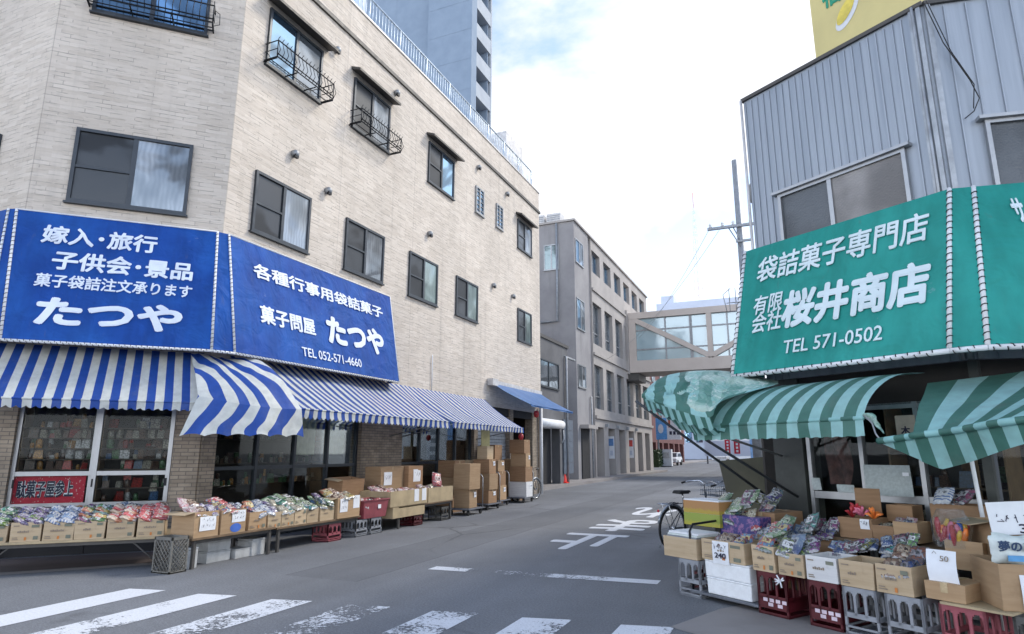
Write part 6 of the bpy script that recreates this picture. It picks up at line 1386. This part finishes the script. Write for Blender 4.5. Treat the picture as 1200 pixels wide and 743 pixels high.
# carton with a leaning price sign, far right
cc = F2.P(1185, 640, .75)
carton('kraft carton with a slanted white price sign at the right edge', F2, F2.px(1163, 620, .8)[0], F2.px(1215, 620, .8)[0], .62, F2.px(1180, 612, .8)[1], .8, .4, 'kraft', False, True, 1)
pc = thing('price_card', 'slanted white price sign leaning on the rear right carton', 'price card', tuple(F2.P(1186, 628, .86)), F2.rz)
m = MB(); m.sheet(lambda u, v: Vector((lerp(-.13, .2, u), .05*v, .24*v+.02*u)), 6, 6, 1, 1); m.build('paper_sheet', M['paper'], pc, world=False)
m = MB(); P_ = Panel((-.11, -.006, .0), (.18, -.006, .0), (-.11, .045, .24)); 
rr = random.Random(8)
for q in range(4): pp = [P_.pt(.03+.06*q+.05*rr.random(), .09+.07*rr.random(), 0) for _ in range(5)]; m.tube(pp[:2], .003, 4); m.tube(pp[2:], .003, 4)
P_.text(m, '3', .17, .23, .02, .09, .02, 0); m.build('handwriting', M['ink'], pc, world=False)
table('low dark stand under the rear right carton', F2, .1, 1.9, 1.0, .75, .62, 'wood')
table('dark low stand just behind the carton row', FR, -4.5, -2.72, .88, .24, .54, 'wood')
table('higher dark stand against the door frames behind the low one', FR, -4.38, -2.68, .63, .5, .69, 'wood')
carton('dark brown carton stood against the post under the shiny bags', FR, -4.8, -4.42, 0, .86, .62, .5, 'brown', False, False)
carton('shallow brown tray carton under the red and green bag heap', FR, -4.48, -4.0, .541, .66, .87, .22, 'brown', False, True)
carton('shallow brown tray carton under the blue bag heap', FR, -3.98, -3.55, .541, .66, .87, .22, 'brown', False, True)
# ---- street end: hand cart with foam boxes, cartons, yellow boxes
ct = thing('hand_cart', 'flat hand cart with a black handle carrying the foam boxes', 'hand cart', tuple(FR.pt(-4.62, 0, .95)), rzR)
m = MB(); m.b(-.42, .42, -.36, .36, .045, .07); m.build('platform', M['cart_deck'], ct, world=False, bevel=.006)
for sx in (-1, 1):
    for sy in (-1, 1): m = MB(); m.lathe([(.008, -.012), (.024, -.012), (.024, .012), (.008, .012)], 12, 0, Matrix.Translation((sx*.3, sy*.26, .024)) @ Matrix.Rotation(PI/2, 4, 'X')); m.build('wheel', M['rubber'], ct, world=False)
m = MB(); m.tube([(-.40, -.33, .06), (-.41, -.33, .66), (-.41, -.28, .73), (-.41, .2, .75), (-.41, .27, .7), (-.40, .27, .06)], .013, 8); m.build('handle', M['black_iron'], ct, world=False)
foam('long white foam box on the black handled cart, lower one', tuple(FR.pt(-4.56, .072, 1.1)), rzR, .55, .36, .165, 'foam boxes on the cart'); foam('long white foam box on the black handled cart, upper one', tuple(FR.pt(-4.57, .239, 1.1)), rzR, .56, .36, .165, 'foam boxes on the cart')
carton('kraft carton with a handwritten 240 note on the foam boxes', FR, -4.87, -4.33, .406, .61, 1.29, .38, 'tan', True, True, 0, ('~\n240', -.22, .16, -.12, .96, 0, 'ink'))
fill(FR, -4.8, -4.4, .55, 1.29, .38, ('dark', 'brown', 'mixed'), 'bag lying in the carton with the 240 note', 6, .03, .05, 0)
carton('wide kraft carton on the grey crate at the street end of the stall', FR, -5.40, -4.93, .373, .585, 1.3, .4, 'tan', False, True, 0)
for k in range(4): m = MB(); m.bf(FR, -5.38+.01*k, -4.95+.006*k, .555+.022*k, .575+.022*k, .93, 1.29-.008*k); tag(m.build('flat_packet', (M['bag_plain'], M['crate_grey'], M['bag_plain'], M['paper'])[k]), ('grey white flat packet stack in the street end carton, lowest', 'grey flat packet second in the street end carton', 'pale flat packet third in the street end carton', 'white flat packet on top of the street end carton')[k], 'packet')
yb = [FR.px(802, 614, .85), FR.px(842, 589, .85)]
zb_ = yb[0][1]
slat_crate('dark crate standing under the yellow boxes', tuple(FR.pt((yb[0][0]+yb[1][0])/2, 0, .68)), rzR, .42, .36, max(.3, zb_-.003), M['crate_dark'])
hgt = (yb[1][1]-zb_)/2
for k in range(2):
    o = thing('yellow_box', ('yellow printed box on the dark crate, lower one', 'orange yellow printed box with a white top on the lower yellow box')[k], 'box', tuple(FR.pt((yb[0][0]+yb[1][0])/2, zb_+k*(hgt+.001), .68)), rzR, 'yellow boxes')
    w = (yb[1][0]-yb[0][0])/2; m = MB(); m.b(-w, w, -.17, .17, 0, hgt); t = NT('yellow_print'); sx = t.n('ShaderNodeSeparateXYZ', {0: t.tc['Object']}).outputs
    c = t.mix(t.rng(t.math('ADD', t.math('MULTIPLY', sx[2], 9), t.math('MULTIPLY', t.noise(t.map('Object', (30, 30, 40)), 1.0, 3), .9)), .75, .95), ((.40, .37, .05, 1), (.42, .30, .05, 1))[k], ((.27, .33, .06, 1), (.40, .21, .08, 1))[k]); t.base(c); t.rough(.4); m.build('box_body', t.m, o, world=False, bevel=.003)
    m = MB(); m.b(-w+.004, w-.004, -.166, .166, hgt, hgt+.001+.012*k); m.build('top', M['paper'], o, world=False)
pb_ = [FR.px(845, 629, .8), FR.px(889, 607, .8)]
carton('dark blue and purple printed box behind the 240 note', FR, pb_[0][0], pb_[1][0], pb_[0][1], pb_[1][1], .8, .3, 'white', False, False)
oo = [o for o in COL.objects if o.get('label', '').startswith('dark blue and purple')][0]; t = NT('purple_print'); t.base(t.mix(t.rng(t.noise(t.tc['Object'], 22, 4, .7), .48, .6), (.05, .05, .20, 1), (.28, .14, .3, 1))); t.rough(.35)
for ch in oo.children: ch.data.materials.clear(); ch.data.materials.append(t.m)
crate_at('hidden crate under the dark blue box', pb_[0][0]+.02, pb_[1][0]-.02, M['crate_dark'], None, pb_[0][1]-.003, .78, None, .3)
def heap(px, off, ks, label, group, n, sc=1.0, spread_=(14, 8), size=None):
    sc *= .8; px = (px[0], px[1]+4)
    for i in range(n):
        u = px[0]+(((i*37) % 100)/100-.5)*2*spread_[0]; v = px[1]+(((i*61+13) % 100)/100-.5)*2*spread_[1]; k = ks[i % len(ks)]
        bag(k, FR.P(u, v, off+rb_.uniform(-.06, .06)), (rb_.uniform(.35, 1.0), rb_.uniform(-.3, .3), rzR+rb_.uniform(-.4, .4)), f'{k} {label}', group, size, sc)
heap((866, 588), .62, ('green', 'clear', 'green', 'silver'), 'bag in the green heap above the dark blue box', 'green bag heap', 14, 1.1, (17, 10), 1)
heap((866, 603), .7, ('silver', 'clear', 'cream'), 'bag lying on top of the dark blue box', 'bags on the dark blue box', 9, .9, (16, 4))
heap((900, 592), .42, ('silver', 'clear', 'silver', 'pink'), 'shiny bag piled against the dark post', 'shiny bags by the post', 14, 1.05, (10, 16))
heap((905, 618), .78, ('red', 'green', 'mixed', 'green', 'white and blue'), 'bag in the red and green heap behind the crate row', 'red and green heap', 16, 1.05, (18, 9))
heap((938, 620), .72, ('blue', 'blue', 'silver'), 'bag in the blue heap behind the crate row', 'blue heap', 14, 1.1, (14, 12))
heap((970, 618), .6, ('dark', 'clear', 'purple'), 'bag in the dark heap left of the brown carton', 'dark heap', 14, 1.0, (12, 9))
heap((1000, 637), .85, ('blue', 'clear'), 'bag lying behind the tan printed carton', 'bags behind the tan cartons', 10, .9, (22, 3))
heap((1055, 634), .85, ('blue', 'dark', 'silver'), 'bag sprawled behind the tan carton beside the paper card', 'bags beside the paper card', 12, 1.0, (16, 5))
heap((1122, 580), .3, ('white and blue', 'silver', 'silver'), 'plastic wrapping crumpled above the toy bag', 'plastic wrapping', 3, 1.1, (16, 4), 1)
def cpx(label, u0, v0, u1, v1, off, dep, mat='brown', **k):
    a = FR.px(u0, v1, off); b = FR.px(u1, v0, off); z0 = min(a[1], b[1]); return carton(label, FR, a[0], b[0], FR.px((u0+u1)/2, v1, off)[1], FR.px((u0+u1)/2, v0, off)[1], off, dep, mat, False, True, **k)
cpx('brown carton with a small white tag and red toys standing in it', 985, 607, 1020, 631, .6, .3, 'brown', note=('~', .18, .46, .5, .98, 0, 'ink'))
cpx('small brown carton of pale packets in the rear row', 1024, 616, 1046, 634, .6, .25, 'brown'); cpx('small kraft carton of pink packets in the rear row', 1049, 612, 1074, 636, .6, .25, 'kraft')
cpx('tall dark carton standing behind the toy bag', 1096, 592, 1152, 636, .42, .3, 'brown')
cpx('dark olive carton standing behind the rear row', 1040, 592, 1068, 612, .3, .2, 'brown')
heap((1036, 614), .52, ('cream', 'clear'), 'packet in the small brown rear carton', 'packets in the small brown rear carton', 4, .7, (8, 3)); heap((1062, 609), .5, ('pink', 'silver'), 'packet in the small kraft rear carton', 'packets in the small kraft rear carton', 4, .7, (9, 3))
for k, (u, v) in enumerate(((1003, 596), (998, 601), (1010, 600), (1024, 603))):
    m = MB(); p = FR.P(u, v, .5); rr = random.Random(k)
    for q in range(9): d_ = Vector((rr.gauss(0, 1), rr.gauss(0, .6), abs(rr.gauss(.4, .8)))).normalized(); m.tube([p-ZZ*.04, p+d_*.05, p+d_*.08-ZZ*.01], [.008, .016, .006], 6)
    tag(m.build('toy_bundle', (tcol['red'], tcol['red'], tcol['pink'], tcol['orange'])[k]), ('red toy bundle highest in the brown tagged carton', 'red toy bundle at the left of the brown tagged carton', 'pink toy bundle in the middle of the brown tagged carton', 'orange pink toy bundle at the right of the brown tagged carton')[k], 'toy')
m = MB(); a = FR.px(1004, 602, .38); b = FR.px(1030, 573, .38); m.bf(FR, a[0], b[0], a[1], b[1], .37, .38); tag(m.build('card_flap', CB['brown']), 'upright brown card sheet behind the red toys', 'card')
# papers and things hung on or behind the door frames
def paper(label, u0, v0, u1, v1, off, mat='paper', cat='notice'):
    a = FR.px(u0, v1, off); b = FR.px(u1, v0, off); zz0 = FR.px((u0+u1)/2, v1, off)[1]; zz1 = FR.px((u0+u1)/2, v0, off)[1]
    o = thing('paper_notice', label, cat, tuple(FR.pt((a[0]+b[0])/2, zz0, off)), rzR); m = MB(); w = (b[0]-a[0])/2
    m.sheet(lambda u, v: Vector((lerp(-w, w, u), -.012*math.sin(5*u+2*v), lerp(0, zz1-zz0, v))), 8, 8, 1, 1); m.build('paper_sheet', M[mat], o, world=False); return o
M['paper_grey'] = plain('paper_grey', (.42, .47, .47), .8, 0, .12, 40)
o = paper('large pale notice sheet taped inside the middle door frame', 1016, 545, 1066, 581, -.03, 'paper_grey')
m = MB(); m.b(.16, .22, -.02, -.018, .2, .235); m.build('tape', M['paper'], o, world=False)
paper('small pale paper on the rail left of the large notice', 982, 568, 1001, 577, -.03, 'paper_grey'); paper('narrow pale paper at the left door edge', 953, 560, 961, 574, -.03, 'paper_grey')
npx = thing('name_plate', 'pale wooden name plate lettered in black hanging in the awning gap', 'name plate', tuple(FR.P(1063, 512, .2)), rzR)
a = FR.px(1054, 512, .2); b = FR.px(1073, 486, .2); w = (b[0]-a[0])/2; h_ = b[1]-a[1]; m = MB(); m.b(-w, w, -.01, .01, 0, h_); m.build('board', plain('pale_wood', (.48, .42, .33), .7), npx, world=False)
m = MB(); P_ = Panel((-w, -.011, 0), (w, -.011, 0), (-w, -.011, h_)); P_.text(m, '木', w*.5, w*1.5, h_*.1, h_*.5, .03, .003); m.build('lettering', M['ink'], npx, world=False)
m = MB(); m.sheet(lambda u, v: FR.pt(lerp(-4.3, -4.05, u)+.02*math.sin(6*v), lerp(1.15, 1.8, v), -.25+.05*math.sin(9*u+4*v)), 10, 10, 1, 1); tag(m.build('hanging_garment', plain('garment', (.12, .06, .055), .8, 0, .5, 9)), 'dark reddish cloth hanging behind the left door glass', 'cloth')
shelf_unit('dark shelf of goods behind the right hand door frames', FR, -3.75, -2.7, -.7, (.8, 1.15, 1.5), ['brown', 'cream', 'brown', 'red', 'blue', 'brown'], 'on the shelf behind the right hand door frames')
shelf_unit('dark shelf of goods behind the side door of the green shop', F2, .2, 2.2, -.9, (.8, 1.2, 1.6), ['brown', 'cream', 'brown', 'green'], 'on the shelf behind the side door of the green shop')
# olive board leaning beyond the post
FY = Fr((0, 10.4, 0), (1, 0, 0), (0, -1, 0))
m = MB(); a = FY.px(842, 540); b = FY.px(912, 534); c = FY.px(860, 592)
v = [FY.pt(c[0]+.08, 0, .1), FY.pt(b[0]+.1, 0, .1), FY.pt(b[0], b[1], 0), FY.pt(a[0], a[1], 0)]; m.add(v+[p-Vector((0, -.04, 0)) for p in v], [(0, 1, 2, 3), (7, 6, 5, 4), (0, 4, 5, 1), (1, 5, 6, 2), (2, 6, 7, 3), (3, 7, 4, 0)]); tag(m.build('leaning_board', plain('olive', (.105, .10, .065), .75, 0, .25, 2)), 'big olive green board leaning beside the shop behind the bicycles', 'board')
